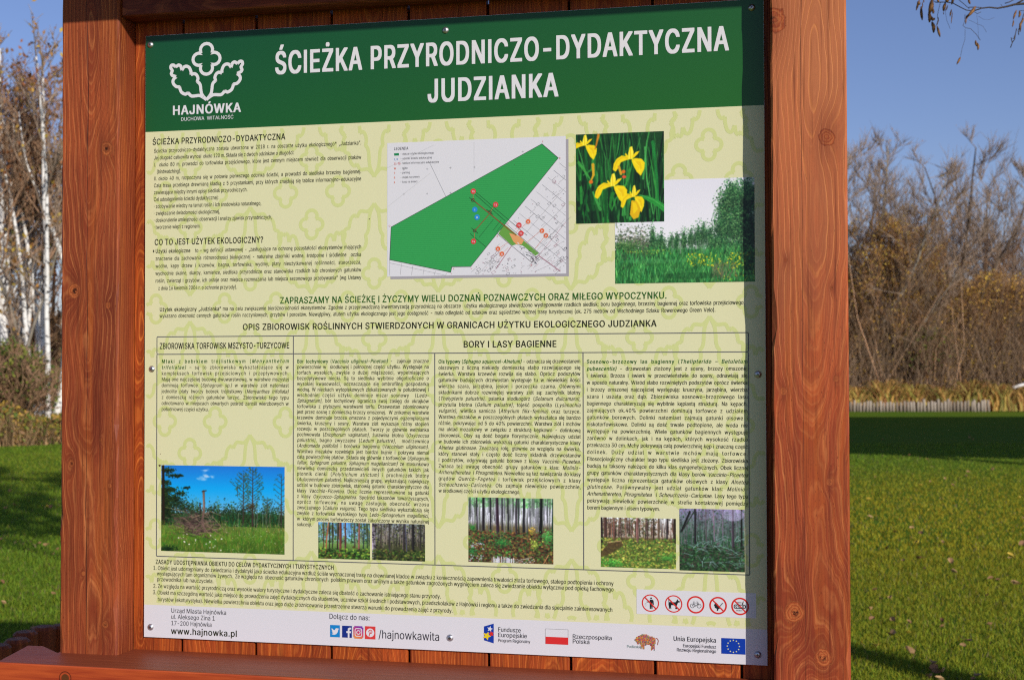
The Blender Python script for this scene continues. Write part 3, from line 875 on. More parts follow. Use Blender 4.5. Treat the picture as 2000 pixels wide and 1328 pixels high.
head('description_heading', [('OPIS ZBIOROWISK ROŚLINNYCH STWIERDZONYCH W GRANICACH UŻYTKU EKOLOGICZNEGO JUDZIANKA', 475, 644.5, 1282, 12)], base='b')
head('column_heading', [('ZBIOROWISKA TORFOWISK MSZYSTO-TURZYCOWE', 313, 681.5, 565, 11.5)], base='b')
head('column_heading', [('BORY I LASY BAGIENNE', 906, 678.5, 1087, 12.5)], base='b')
# ---- table frame
tb = MB(); M_LINE = prn('grey_line_print', (0.115, 0.115, 0.125))
xt = [B(308, 900)[0] - 0.002, B(573, 900)[0], B(849.5, 900)[0], B(1139.5, 900)[0], B(1463, 900)[0]]
zt = [B(308, 658)[1], B(308, 692)[1], B(303, 1085.5)[1]]
lw = 0.0018
for i, z in enumerate(zt): rect(tb, xt[0], z - lw / 2, xt[4], z + lw / 2, 3)
for i, x in enumerate(xt):
    top = zt[0] if i in (0, 1, 4) else zt[1]
    if i in (0, 1, 4):
        rect(tb, x - lw / 2, zt[1] + lw / 2, x + lw / 2, zt[0] - lw / 2, 3)
    rect(tb, x - lw / 2, zt[2] + lw / 2, x + lw / 2, zt[1] - lw / 2, 3)
tb.build('table_frame', M_LINE, panel)
para('column_text', ['^*Młaki z bobrkiem trójlistkowym* (_*Menyanthetum*_^', '^_*trifoliatae)*_^ – są to zbiorowiska wykształcające się w', 'kompleksach torfowisk przejściowych i przepływowych.',
    'Mają one najczęściej budowę dwuwarstwową, w warstwie mszystej', 'dominują torfowce (_Sphagnum sp.)_ w warstwie ziół natomiast', 'jednolite płaty tworzy bobrek trójlistkowy (_Menyanthes trifoliata)_',
    'z domieszką różnych gatunków turzyc. Zbiorowisko tego typu', 'odnotowano w miejscach otwartych pośród zarośli wierzbowych w', 'południowej części użytku.|'], 316, 564.5, 709, 802, 7.0)
para('column_text', ['^*Bór łochyniowy* (_*Vaccinio uliginosi-Pinetum)*_^ -  zajmuje znaczne', 'powierzchnie w  środkowej i północnej części użytku. Występuje na', 'torfach wysokich, zwykle o dużej miąższości, wypełniających',
    'bezodpływowe niecki. Są to siedliska wybitnie oligotroficzne o', 'wysokiej kwasowości, odznaczające się ombrofilną gospodarką', 'wodną. W nieckach wytopiskowych zlokalizowanych w południowej i',
    'wschodniej części użtyku dominuje mszar sosnowy  (_Ledo–_', '_Sphagnetum)_, bór łochyniowy ogranicza swój zasięg do okrajków', 'torfowiska z płytszymi warstwami torfu. Drzewostan zdominowany',
    'jest przez sosnę z domieszką brzozy omszonej.  W znikomej warstwie', 'krzewów dominuje brzoza omszona z pojedynczymi egzemplarzami', 'świerka, kruszyny i sosny. Warstwa ziół wykazuje różny stopień',
    'rozwoju w poszczególnych płatach. Tworzy je głównie wełnianka', 'pochwowata (_Eriophorum vaginatum)_, żurawina błotna (_Oxycoccus_', '_palustris)_, bagno zwyczajne (_Ledum palustre)_,  modrzewnica',
    '(_Andromeda polifolia)_ i borówka bagienna (_Vaccinium uliginosum)_.', 'Warstwa mszaków rozwinięta jest bardzo bujnie i pokrywa niemal', 'całą powierzchnię płatów. Składa się głównie z torfowców (_Sphagnum_',
    '_fallax, Sphagnum palustre, Sphagnum magellanicum)_ ze stosunkowo', 'niewielką domieszką przedstawicieli innych gatunków takich jak', 'płonnik cienki (_Polytrichum strictum)_ i pruchniczek błotny',
    '(_Aulacomnium palustre)_. Najliczniejszą grupę, wykazującą największy', 'udział w budowie zbiorowisk, stanowią gatunki charakterystyczne dla', 'klasy _Vaccinio-Piceetea._ Dość licznie reprezentowane są gatunki',
    'z klasy _Oxycocco-Sphagnetea._ Spośród taksonów towarzyszących,', 'oprócz torfowców, na uwagę zasługuje obecność wrzosu', 'zwyczajnego (_Calluna vulgaris)_. Tego typu siedliska wykształcają się',
    'zwykle z torfowiska wysokiego typu _Ledo-Sphagnetum magellanici_,', 'w  którym proces torfotwórczy został zakończony w wyniku naturalnej', 'sukcesji.|'], 580.5, 838, 709, 1026.5, 7.0)
para('column_text', ['^*Ols typowy* (_*Sphagno squarrosi-Alnetum)*_^ - odznacza się drzewostanem', 'olszowym z liczną niekiedy domieszką słabo rozwijającego się', 'świerka. Warstwa krzewów rozwija się słabo. Oprócz podszytów',
    'gatunków budujących drzewostan występuje tu w niewielkiej ilości', 'wierzba szara, jarzębina, jesion i porzeczka czarna. Głównymi', 'składnikami dobrze rozwiniętej warstwy ziół są: zachylnik błotny',
    '(_Thelypteris palustris)_, psianka słodkogórz (_Solanum dulcamara)_,', 'przytulia błotna (_Galium palustre)_, tojeść pospolita (_Lysimachia_', '_vulgaris)_, wietlica samicza (_Athyrium filix-femina)_ oraz turzyce.',
    'Warstwa mszaków w poszczególnych płatach wykształca się bardzo', 'różnie, pokrywając od 5 do 40% powierzchni. Warstwa ziół i mchów', 'ma układ mozaikowy w związku z strukturą kępkowo - dolinkową',
    'zbiorowisk. Olsy są dość bogate florystycznie. Największy udział', 'w budowie ich zbiorowisk wykazują gatunki charakterystyczne klasy', '_Alnetea glutinosae._ Znaczącą rolę, głównie ze względu na świerka,',
    'który stanowi stały i często dość liczny składnik drzewostanów', 'i podszytów, odgrywają gatunki borowe z klasy _Vaccinio-Piceetea._', 'Zwraca też uwagę obecność grupy gatunków z klas: _Molinio-_',
    '_Arrhenatheretea_  i _Phragmitetea._ Niewielkie są też nawiązania do klasy', 'grądów _Querco-Fagetea_ i torfowisk przejściowych z klasy', '_Scheuchzerio-Caricetea._ Ols zajmuje niewielkie powierzchnie,', 'w środkowej części użytku ekologicznego.|'],
    856.5, 1134, 709.5, 961, 7.2)
para('column_text', ['^*Sosnowo-brzozowy las bagienny* (_*Thelipterido – Betuletum*_^', '^_*pubescentis)*_^ - drzewostan złożony jest z sosny, brzozy omszonej', 'i świerka. Brzoza i świerk w przeciwieństwie do sosny, odnawiają się',
    'w sposób naturalny. Wśród słabo rozwiniętych podszytów oprócz świerka', 'i brzozy omszonej najczęściej występują: kruszyna, jarzębina, wierzba', 'szara i uszata oraz dąb. Zbiorowiska sosnowo-brzozowego lasu',
    'bagiennego charakteryzują się wybitnie kępiastą strukturą. Na kępach,', 'zajmujących ok.40% powierzchni dominują torfowce z udziałem', 'gatunków borowych. Dolinki natomiast zajmują gatunki olsowe i',
    'niskotorfowiskowe. Dolinki są dość trwale podtopione, ale woda nie', 'występuje na powierzchnię. Wiele gatunków bagiennych występuje', 'zarówno w dolinkach, jak i na kępach, których wysokość rzadko',
    'przekracza 30 cm. Mchy pokrywają całą powierzchnię kęp i znaczną część', 'dolinek. Duży udział w warstwie mchów mają torfowce.', 'Fitosocjologiczny charakter tego typu siedliska jest złożony. Zbiorowiska',
    'budują tu taksony należące do kilku klas syngenetycznych. Obok licznej', 'grupy gatunków charakterystycznych dla klasy borów _Vaccinio-Piceetea_', 'występuje liczna reprezentacja gatunków olsowych z klasy _Alnetea_',
    '_glutinosae._ Porównywalny jest udział gatunków klas: _Molinio-_', '_Arrhenatheretea, Phragmitetea_  i _Scheuchzerio-Caricetae._ Lasy tego typu', 'pokrywają niewielkie powierzchnie w strefie kontaktowej pomiędzy', 'borem bagiennym i olsem typowym.|'],
    1146, 1460, 710, 994, 7.5)
head('rules_heading', [('ZASADY UDOSTĘPNIANIA OBIEKTU DO CELÓW DYDAKTYCZNYCH I TURYSTYCZNYCH', 305, 1100.5, 652, 8.3)], base='b')
RULES = [('1. Obiekt jest udostępniany do zwiedzania i dydaktyki jako ścieżka edukacyjna wzdłuż ściśle wyznaczonej trasy na drewnianej kładce w związku z koniecznością zapewnienia trwałości złoża torfowego, stałego podtopienia i ochrony', 300, 1112, 1198),
    ('występujących tam organizmów żywych.  Ze względu na  obecność gatunków chronionych  polskim prawem oraz unijnym a także gatunków zagrożonych wyginięciem zaleca się zwiedzanie obiektu wyłącznie pod opieką fachowego', 307.5, 1123, 1198),
    ('przewodnika lub nauczyciela.', 307.5, 1134, 417), ('2. Ze względu na wartość przyrodniczą oraz wysokie walory turystyczne i dydaktyczne zaleca się dbałość o zachowanie istniejącego stanu przyrody.', 300, 1147, 861),
    ('3. Obiekt ma szczególną wartość jako miejsce do prowadzenia zajęć dydaktycznych dla studentów, uczniów szkół średnich i podstawowych, przedszkolaków z Hajnówki i regionu a także do zwiedzania dla specjalnie zainteresowanych', 299.5, 1159.5, 1196),
    ('turystów (ekoturystyka). Niewielka powierzchnia obiektu oraz jego duże zróżnicowanie przestrzenne stwarza warunki do prowadzenia zajęć z przyrody.', 309, 1173, 884)]
head('rules_text', [(t, a, y, b, 7.6) for t, a, y, b in RULES], base='m', xs=0.8)
C_G = prn('dark_grey_ink', (0.035, 0.035, 0.045)); MATS['d'] = C_G; MATS['r'] = prn('red_ink', rgb(222, 60, 60, 0.8)); MATS['p'] = prn('grey_green_ink', rgb(120, 150, 145, 0.8)); MATS['u'] = prn('blue_ink', rgb(40, 140, 215, 0.8)); MATS['o'] = prn('orange_ink', rgb(235, 110, 60, 0.8))
head('address_text', [('Urząd Miasta Hajnówka', 335, 1195.5, 442, 8.6), ('ul. Aleksego Zina 1', 335, 1207.5, 420, 8.6), ('17-200 Hajnówka', 335, 1220, 413.5, 8.6)], 'd', base='n')
head('web_address', [('www.hajnowka.pl', 335, 1237, 463, 12)], 'k', base='b')
head('join_us_text', [('Dołącz do nas:', 644, 1207.5, 722, 10)], 'd', base='n')
head('social_handle', [('/hajnowkawita', 741, 1245.5, 858, 16)], 'd', base='n', xs=0.8)
# ------------------------------------------------------------------ footer marks and icons
BLUE = rgb(20, 60, 170, 0.8); SKYB = rgb(22, 140, 215, 0.8); RED = rgb(222, 48, 48, 0.8); WHT = C_WHITE; YEL = rgb(245, 215, 40, 0.8); BLK = (0.015, 0.015, 0.02)
def boxpx(x0, y0, x1, y1):                   # px box -> panel coords using the left-bottom / right edge at mid height
    a = B(x0, y1); b = B(x1, y0); c = B(x0, y0)
    return a[0], a[1], b[0], c[1]
def icon(name, bx):
    return MB(), (bx[0] + bx[2]) / 2, (bx[1] + bx[3]) / 2, (bx[2] - bx[0]), (bx[3] - bx[1])
def P2(cx, cz, sx, sz, pts): return [(cx + x * sx, cz + z * sz) for x, z in pts]
# bird mark
m, cx, cz, w, h = icon('', boxpx(645, 1219.5, 664, 1243)); rect(m, cx - w / 2, cz - h / 2, cx + w / 2, cz + h / 2, 4, SKYB)
poly(m, P2(cx, cz, w, w, [(-0.36, -0.27), (-0.16, -0.22), (-0.30, -0.13), (-0.2, -0.11), (-0.36, 0.02), (-0.26, 0.02), (-0.36, 0.18), (-0.32, 0.27), (-0.18, 0.14), (0.0, 0.08), (0.02, 0.2), (0.12, 0.29), (0.24, 0.27), (0.38, 0.28), (0.32, 0.2), (0.40, 0.20), (0.32, 0.10), (0.28, -0.08), (0.14, -0.28), (-0.08, -0.36), (-0.24, -0.34)]), 5, WHT)
m.build('bird_icon', M_INK, panel)
# f mark
m, cx, cz, w, h = icon('', boxpx(668.5, 1221, 687.5, 1244)); rect(m, cx - w / 2, cz - h / 2, cx + w / 2, cz + h / 2, 4, rgb(24, 50, 140, 0.8))
poly(m, P2(cx, cz, w, w, [(0.08, -0.58), (0.25, -0.58), (0.25, -0.12), (0.40, -0.12), (0.43, 0.06), (0.25, 0.06), (0.25, 0.16), (0.30, 0.24), (0.43, 0.24), (0.43, 0.41), (0.22, 0.41), (0.10, 0.33), (0.08, 0.2), (0.08, 0.06), (-0.06, 0.06), (-0.06, -0.12), (0.08, -0.12)]), 5, WHT)
m.build('letter_icon', M_INK, panel)
# camera mark: a gradient rounded square
m, cx, cz, w, h = icon('', boxpx(690.5, 1221.5, 710, 1246))
N = 10; y = LY(4)
def grad(u, v):
    a = np.array(rgb(70, 60, 190, 0.8)); b = np.array(rgb(215, 45, 110, 0.8)); c_ = np.array(rgb(250, 165, 60, 0.8))
    t = np.clip(((1 - v) * 0.75 + (1 - u) * 0.25), 0, 1)
    return tuple(a * (1 - 2 * t) + b * 2 * t) if t < 0.5 else tuple(b * (2 - 2 * t) + c_ * (2 * t - 1))
for i in range(N):
    for j in range(N):
        if (i in (0, N - 1)) and (j in (0, N - 1)): continue
        x0 = cx - w / 2 + w * i / N; z0 = cz - h / 2 + h * j / N
        rect(m, x0, z0, x0 + w / N, z0 + h / N, 4, grad((i + 0.5) / N, (j + 0.5) / N))
sq = []
for qx, qz, a in ((1, 1, 0), (-1, 1, 1), (-1, -1, 2), (1, -1, 3)):
    for s in range(5):
        t = (a + s / 4) * math.pi / 2
        sq.append((cx + qx * w * 0.19 + math.cos(t) * w * 0.14, cz + qz * w * 0.22 + math.sin(t) * w * 0.14))
ribbon(m, sq, w * 0.075, 5, WHT, closed=True); ring(m, cx, cz, w * 0.135, w * 0.21, 5.2, WHT, 20); disc(m, cx + w * 0.21, cz + w * 0.24, w * 0.04, 5.2, WHT, 8)
m.build('camera_icon', M_INK, panel)
m, cx, cz, w, h = icon('', boxpx(713, 1222, 733.5, 1247)); rect(m, cx - w / 2, cz - h / 2, cx + w / 2, cz + h / 2, 4, rgb(228, 66, 66, 0.8))
disc(m, cx, cz, w * 0.39, 4.7, WHT); ring(m, cx + w * 0.02, cz + w * 0.09, w * 0.12, w * 0.19, 5.2, RED, 20, -2.2, 3.4)
poly(m, P2(cx, cz, w, w, [(-0.03, 0.12), (0.06, 0.12), (-0.08, -0.34), (-0.15, -0.36)]), 5.6, RED)
m.build('pin_icon', M_INK, panel)
# fund emblem: slanted blue panel with three stars
m = MB(); poly(m, [B(945.5, 1222.5), B(964.5, 1217), B(964.5, 1255.5), B(945.5, 1249.5)], 4, BLUE)
def star(mbx, cx, cz, r, n, col, rot=0.0, inner=0.42):
    poly(mbx, [(cx + (r if i % 2 == 0 else r * inner) * math.sin(math.pi * i / 5 + rot), cz + (r if i % 2 == 0 else r * inner) * math.cos(math.pi * i / 5 + rot)) for i in range(10)], n, col)
s_ = B(957, 1227.5); star(m, s_[0], s_[1], 0.0058, 5, WHT, 0.2)
s_ = B(951, 1241); star(m, s_[0], s_[1], 0.0082, 5, YEL, 0.4, 0.5)
s_ = B(960, 1237); star(m, s_[0], s_[1], 0.0052, 5.4, rgb(225, 50, 40, 0.8), -0.2, 0.55)
m.build('fund_emblem', M_INK, panel)
head('fund_text', [('Fundusze', 973.5, 1232.5, 1017, 8.5), ('Europejskie', 973.5, 1243, 1029, 8.5)], 'd', base='m', xs=0.95)
head('fund_text', [('Program Regionalny', 973.5, 1252.5, 1035.5, 6.2)], 'd', base='m')
# flag
m = MB(); x0, z0 = B(1065.5, 1256.5); x1 = B(1110, 1256)[0]; zt_ = B(1065.5, 1227)[1]; zm = B(1065.5, 1242.5)[1]
rect(m, x0, z0, x1, zm, 4, rgb(228, 50, 52, 0.8)); ribbon(m, [(x0, zm), (x0, zt_), (x1, zt_), (x1, zm)], 0.0004, 4, rgb(150, 150, 150, 0.8)); m.build('white_red_flag', M_INK, panel)
head('country_text', [('Rzeczpospolita', 1119, 1246, 1195, 8.3), ('Polska', 1119, 1255.5, 1151.5, 8.3)], 'd', base='m', xs=0.95)
head('region_text', [('Podlaskie', 1225, 1264, 1253, 5.2)], 'p', base='n')
head('union_text', [('Unia Europejska', 1316, 1250.5, 1398.5, 9)], 'd', base='t')
head('union_text', [('Europejski Fundusz', 1334.5, 1263.0, 1398.5, 6.6), ('Rozwoju Regionalnego', 1322.5, 1271.0, 1398.5, 6.6)], 'd', base='m')
# bison made of small coloured chips
m = MB(); rb = random.Random(8)
sil = [(0.00, 0.62), (0.08, 0.70), (0.10, 0.82), (0.22, 0.90), (0.34, 1.0), (0.50, 1.0), (0.62, 0.90), (0.80, 0.84), (0.90, 0.72), (0.88, 0.50), (0.84, 0.30), (0.86, 0.0), (0.80, 0.0), (0.78, 0.22), (0.74, 0.0), (0.68, 0.0), (0.70, 0.30), (0.56, 0.36), (0.44, 0.30), (0.42, 0.03), (0.36, 0.03), (0.34, 0.22), (0.30, 0.03), (0.25, 0.05), (0.27, 0.30), (0.20, 0.40), (0.14, 0.34), (0.08, 0.48), (0.02, 0.56)]
def pin(x, y, P):
    c_ = False; j = len(P) - 1
    for i in range(len(P)):
        if (P[i][1] > y) != (P[j][1] > y) and x < (P[j][0] - P[i][0]) * (y - P[i][1]) / (P[j][1] - P[i][1]) + P[i][0]: c_ = not c_
        j = i
    return c_
bx0, bz0 = B(1239, 1268); bx1, bz1 = B(1286, 1237)[0], B(1239, 1237)[1]
pal = [rgb(*c_, 0.8) for c_ in ((205, 70, 60), (225, 130, 60), (150, 160, 70), (80, 140, 120), (190, 80, 120), (130, 90, 130), (235, 180, 80), (200, 100, 70), (150, 60, 60))]
NX, NZ_ = 26, 17
for i in range(NX):
    for j in range(NZ_):
        u, v = (i + 0.5) / NX, (j + 0.5) / NZ_
        if pin(u, v, sil):
            X0 = bx0 + (bx1 - bx0) * i / NX; X1 = bx0 + (bx1 - bx0) * (i + 1) / NX; Z0 = bz0 + (bz1 - bz0) * j / NZ_; Z1 = bz0 + (bz1 - bz0) * (j + 1) / NZ_
            c1, c2 = rb.choice(pal), rb.choice(pal)
            yy = LY(4)
            m.add([(X0, yy, Z0 + G), (X1, yy, Z0 + G), (X1, yy, Z1 + G)], [(0, 1, 2)], c1); m.add([(X0, yy, Z0 + G), (X1, yy, Z1 + G), (X0, yy, Z1 + G)], [(0, 1, 2)], c2)
ribbon(m, [(bx0 + (bx1 - bx0) * a, bz0 + (bz1 - bz0) * b) for a, b in ((0.90, 0.78), (0.97, 0.74), (1.0, 0.62), (0.98, 0.5), (0.97, 0.36))], 0.0013, 4, rgb(170, 90, 80, 0.8))
m.build('bison_emblem', M_INK, panel)
# blue flag with twelve stars
m = MB(); fx0, fz0 = B(1409, 1275.5); fx1 = B(1456, 1277)[0]; fz1 = B(1409, 1245)[1]
rect(m, fx0, fz0, fx1, fz1, 4, rgb(10, 62, 175, 0.8)); fcx, fcz = (fx0 + fx1) / 2, (fz0 + fz1) / 2
for i in range(12): star(m, fcx + 0.0108 * math.sin(i * math.pi / 6), fcz + 0.0108 * math.cos(i * math.pi / 6), 0.0017, 5, rgb(240, 240, 170, 0.8))
m.build('blue_star_flag', M_INK, panel)
# ---- prohibition signs on a white strip
x0, z0 = B(1243.5, 1198); x1 = B(1477, 1208)[0]; z1 = B(1243.5, 1150)[1]
st = MB(); rect(st, x0, z0, x1, z1, 3); strip = st.build('sign_strip', M_WHITE, panel)
cs = [(1270.5, 1176.7), (1315.8, 1178.2), (1358.8, 1180), (1402.6, 1182.2), (1445.6, 1184)]
zc = float(np.mean([B(*c_)[1] for c_ in cs])); RR = 0.0158
SC = rgb(226, 44, 40, 0.8)
for i, c_ in enumerate(cs):
    cx = B(*c_)[0]; m = MB(); k = RR / 100.0
    Q = lambda pts: [(cx + a * k, zc + b * k) for a, b in pts]
    ring(m, cx, zc, RR * 0.87 if i < 2 else RR * 0.82, RR, 5, SC, 40)
    if i == 0:
        disc(m, cx + 8 * k, zc + 56 * k, 10 * k, 4.6, BLK, 14)
        poly(m, Q([(-8, 40), (24, 40), (36, 28), (40, -18), (30, -18), (26, 18), (24, -66), (12, -66), (9, -14), (7, -66), (-8, -66), (-8, 18), (-44, 16), (-46, 8), (-8, 6)]), 4.4, BLK)
        for (a, b) in ((-62, -6), (-52, -12), (-66, -22), (-54, -26), (-62, -38)): rect(m, cx + a * k, zc + b * k, cx + (a + 8) * k, zc + (b + 3) * k, 4.4, BLK)
    if i == 1:
        poly(m, Q([(-60, 48), (-54, 46), (-50, 20), (20, 20), (34, 36), (42, 58), (54, 38), (78, 30), (74, 22), (50, 16), (42, -4), (36, -20), (40, -56), (30, -60), (18, -56), (22, -30), (14, -16), (-26, -14), (-30, -30), (-26, -58), (-36, -58), (-42, -36), (-46, -58), (-56, -58), (-54, -34), (-60, -6), (-58, 18)]), 4.4, BLK)
    if i == 2:
        for wx in (-38, 40): ring(m, cx + wx * k, zc - 14 * k, 20 * k, 25 * k, 4.4, BLK, 24)
        for a, b in (((-38, -14), (-18, 22)), ((-18, 22), (30, 20)), ((-18, 14), (4, -16)), ((4, -16), (30, 20)), ((40, -14), (24, 34)), ((24, 34), (10, 34)), ((-18, 22), (-22, 32)), ((-30, 33), (-12, 33)), ((4, -16), (-38, -14))):
            ribbon(m, Q([a, b]), 4.2 * k, 4.4 + 0.1 * random.Random(a[0] + b[1]).random(), BLK)
    if i == 3:
        poly(m, Q([(-44, 6), (-36, 24), (-28, 14), (-20, 34), (-10, 22), (2, 10), (-4, -4), (8, -18), (22, -26), (16, -36), (4, -40), (2, -52), (-6, -62), (-16, -60), (-12, -44), (-20, -34), (-34, -28), (-40, -20), (-34, -14), (-46, -6)]), 4.4, BLK)
        poly(m, Q([(10, -10), (18, -18), (58, 28), (50, 34)]), 4.4, rgb(120, 120, 125, 0.8))
    if i == 4:
        sqp = [(-58, -22), (50, -22), (60, -14), (60, 8), (52, 16), (-58, 16), (-66, 8), (-66, -14)]
        ribbon(m, Q(sqp), 9 * k, 4.4, BLK, closed=True)
        for wx in (-42, -10, 34): ring(m, cx + wx * k, zc - 3 * k, 6 * k, 12 * k, 4.4, BLK, 14)
        poly(m, Q([(20, 22), (34, 60), (40, 58), (34, 22)]), 4.4, BLK)
        for j in range(6):
            for sg, zz in ((1, 34), (-1, -38)): ribbon(m, Q([(-40 + j * 12, zz), (-44 + j * 13, zz + sg * 18)]), 3.5 * k, 4.4, BLK)
    if i != 2:
        a = 135 * math.pi / 180; d = RR * 0.86; nx, nz = math.cos(a + math.pi / 2) * RR * 0.072, math.sin(a + math.pi / 2) * RR * 0.072
        poly(m, [(cx + math.cos(a) * d + nx, zc + math.sin(a) * d + nz), (cx + math.cos(a) * d - nx, zc + math.sin(a) * d - nz), (cx - math.cos(a) * d - nx, zc - math.sin(a) * d - nz), (cx - math.cos(a) * d + nx, zc - math.sin(a) * d + nz)], 5.5, SC)
    o = m.build('prohibition_sign', M_INK, strip)
    o['label'] = ['no littering sign', 'no dogs sign', 'no bicycles sign', 'no lighting fires sign', 'no loud music sign'][i]

# ------------------------------------------------------------------ map
mp = MB()
mx0, mz0 = B(756.5, 540.5); mx1, mz1 = B(1106, 539)[0], B(756.5, 280)[1]
sh = MB(); so_ = B(1110.8, 545)
rect(sh, mx0 + 0.0065, mz0 - 0.005, mx1 + 0.005, mz1 - 0.006, 2.75, rgb(176, 170, 178, 0.8))
rect(sh, mx0, mz0, mx1, mz1, 3.3, C_WHITE)
mapo = sh.build('trail_map', M_INK, panel)
MS = 4.284                                   # crop scale of the map close-up
def MPx(x, y): return B(740 + x / MS, 250 + y / MS)
m = MB()
gp = [MPx(*p) for p in ((1365, 135), (1502, 253), (1062, 800), (990, 885), (770, 1160), (612, 1162), (602, 1208), (92, 1103), (104, 830))]
GRN = rgb(58, 172, 88, 0.8); GR2 = rgb(51, 162, 82, 0.8)
poly(m, gp, 3.8, GRN)
# darker stripes clipped to the outline
zs_ = sorted(p[1] for p in gp)
zz = zs_[0] + 0.0015
while zz < zs_[-1]:
    xs_ = []
    for i in range(len(gp)):
        a, b = gp[i], gp[(i + 1) % len(gp)]
        if (a[1] > zz) != (b[1] > zz): xs_.append(a[0] + (zz - a[1]) / (b[1] - a[1]) * (b[0] - a[0]))
    xs_.sort()
    for q in range(0, len(xs_) - 1, 2):
        if xs_[q + 1] - xs_[q] > 0.001: rect(m, xs_[q] + 0.0003, zz - 0.0006, xs_[q + 1] - 0.0003, zz + 0.0006, 4.1, GR2)
    zz += 0.0037
ribbon(m, gp, 0.0009, 4.4, rgb(60, 70, 60, 0.8), closed=True)
m.build('reserve_area', M_INK, mapo)
m = MB()
poly(m, [MPx(*p) for p in ((1050, 805), (1340, 1050), (1310, 1070), (1205, 985), (1150, 975), (1115, 985), (1000, 885))], 4.4, rgb(112, 170, 72, 0.8))
poly(m, [MPx(*p) for p in ((1090, 880), (1150, 895), (1175, 905), (1215, 940), (1195, 975), (1150, 975), (1125, 950))], 4.8, rgb(240, 170, 110, 0.8))
ribbon(m, [MPx(*p) for p in ((1062, 800), (1345, 1050), (1280, 1125), (990, 885))], 0.0006, 5.0, rgb(90, 80, 80, 0.8), closed=True)
def ln(pts, w, c_, n=5.2): ribbon(m, [MPx(*p) for p in pts], w, n, c_)
DKR = rgb(150, 80, 50, 0.8); DK = rgb(30, 70, 40, 0.8)
ln([(790, 605), (1150, 900)], 0.0016, DKR); ln([(935, 710), (805, 860)], 0.0014, DKR, 5.4)
ln([(815, 540), (1240, 900)], 0.0006, DK); ln([(805, 555), (1060, 780)], 0.0006, DK); ln([(960, 765), (840, 915)], 0.0006, DK); ln([(765, 885), (895, 995)], 0.0006, DK); ln([(1025, 770), (955, 860)], 0.0006, DK); ln([(1045, 790), (985, 870)], 0.0006, DK)
for (x, y_) in ((787, 605), (930, 705), (803, 860)):
    c_ = MPx(x, y_); ring(m, c_[0], c_[1], 0.0022, 0.0034, 5.6, rgb(90, 40, 40, 0.8), 14)
    ln([(x - 28, y_ - 22), (x + 28, y_ + 22)], 0.0008, (0.02, 0.05, 0.02), 5.8)
for a, b in (((970, 645), (935, 700)), ((790, 560), (790, 600)), ((800, 930), (800, 880)), ((1235, 800), (1150, 870)), ((1170, 820), (1140, 850)), ((1345, 870), (1220, 970)), ((1390, 905), (1310, 1010)), ((1010, 1005), (1080, 960)), ((1040, 1045), (1085, 1000))):
    ln([a, b], 0.0005, rgb(225, 110, 70, 0.8), 5.3)
rm = random.Random(4)
ln([(65, 340), (460, 145)], 0.0004, rgb(190, 190, 192, 0.8), 4.2); ln([(75, 660), (430, 380)], 0.0004, rgb(195, 195, 196, 0.8), 4.2); ln([(425, 290), (562, 575)], 0.0004, rgb(140, 145, 148, 0.8), 4.2); ln([(797, 120), (797, 370)], 0.0004, rgb(195, 195, 198, 0.8), 4.2)
LG = rgb(150, 150, 155, 0.8); PK = rgb(190, 140, 155, 0.8)
# parcel lines outside the reserve (right and below)
for t in range(9):
    x = 1180 + t * 0; a = (1500 - t * 48, 285 + t * 60); b_ = (1565, 285 + t * 60 + (65 + t * 48) * 0.82)
    if b_[1] < 1230: ln([(a[0] + 12, a[1] + 10), b_], 0.0004, LG, 4.2 + 0.01 * t)
for t in range(5): ln([(1560 - t * 6, 500 + t * 150), (1560 - 330 + t * 20, 880 + t * 80)], 0.0004, LG, 4.6 + 0.01 * t)
ln([(1565, 790), (1310, 1100)], 0.0006, PK, 4.5); ln([(1560, 760), (1270, 1090)], 0.0004, LG, 4.55)
ln([(1340, 1070), (1520, 1200)], 0.0016, PK, 4.4); ln([(1110, 990), (980, 1180)], 0.0014, PK, 4.4); ln([(1060, 980), (830, 1225)], 0.0005, LG, 4.45)
ln([(92, 1105), (92, 1235)], 0.0004, LG, 4.4); ln([(92, 1130), (560, 1235)], 0.0004, LG, 4.45)
for t in range(5): ln([(190 + t * 95, 1135 + t * 20), (180 + t * 95, 1230)], 0.0004, LG, 4.5 + 0.01 * t)
used = []
for t in range(760):
    x = rm.uniform(640, 1560); y_ = rm.uniform(300, 1225)
    if pin(x, -y_, [(1365, -135), (1502, -253), (1062, -800), (990, -885), (770, -1160), (612, -1162), (602, -1208), (92, -1103), (104, -830)]) or y_ < 1000 and x < 1090 or y_ < 300 + (1560 - x) * 1.15: continue
    if y_ < 850 and rm.random() < 0.6: continue
    if abs(x - 1180) < 170 and 800 < y_ < 1090: continue
    r_ = rm.random(); n_ = 4.7 + 0.001 * t; c_ = rm.choice((LG, LG, PK, rgb(90, 90, 100, 0.8)))
    if r_ < 0.5:
        L = rm.uniform(4, 11); ln([(x, y_), (x + L, y_ - rm.uniform(-5, 5))], 0.0007, c_, n_)
    elif r_ < 0.8:
        L = rm.uniform(8, 24); d = 0.75; ln([(x, y_), (x + L, y_ - L * d), (x + L * 1.6, y_ - L * d + L * 0.6), (x + L * 0.6, y_ + L * 0.6), (x, y_)], 0.0004, c_, n_)
    else:
        L = rm.uniform(12, 60); ln([(x, y_), (x + L, y_ - L * 0.85)], 0.0005, c_, n_)
for t in range(40):
    x = rm.uniform(1160, 1330); y_ = 960 + (x - 1160) * 0.8 + rm.uniform(-10, 60)
    ln([(x, y_), (x + rm.uniform(6, 30), y_ + rm.uniform(4, 26))], 0.0007, rm.choice((rgb(110, 90, 110, 0.8), LG, rgb(60, 60, 70, 0.8), WHT)), 4.95 + 0.002 * t)
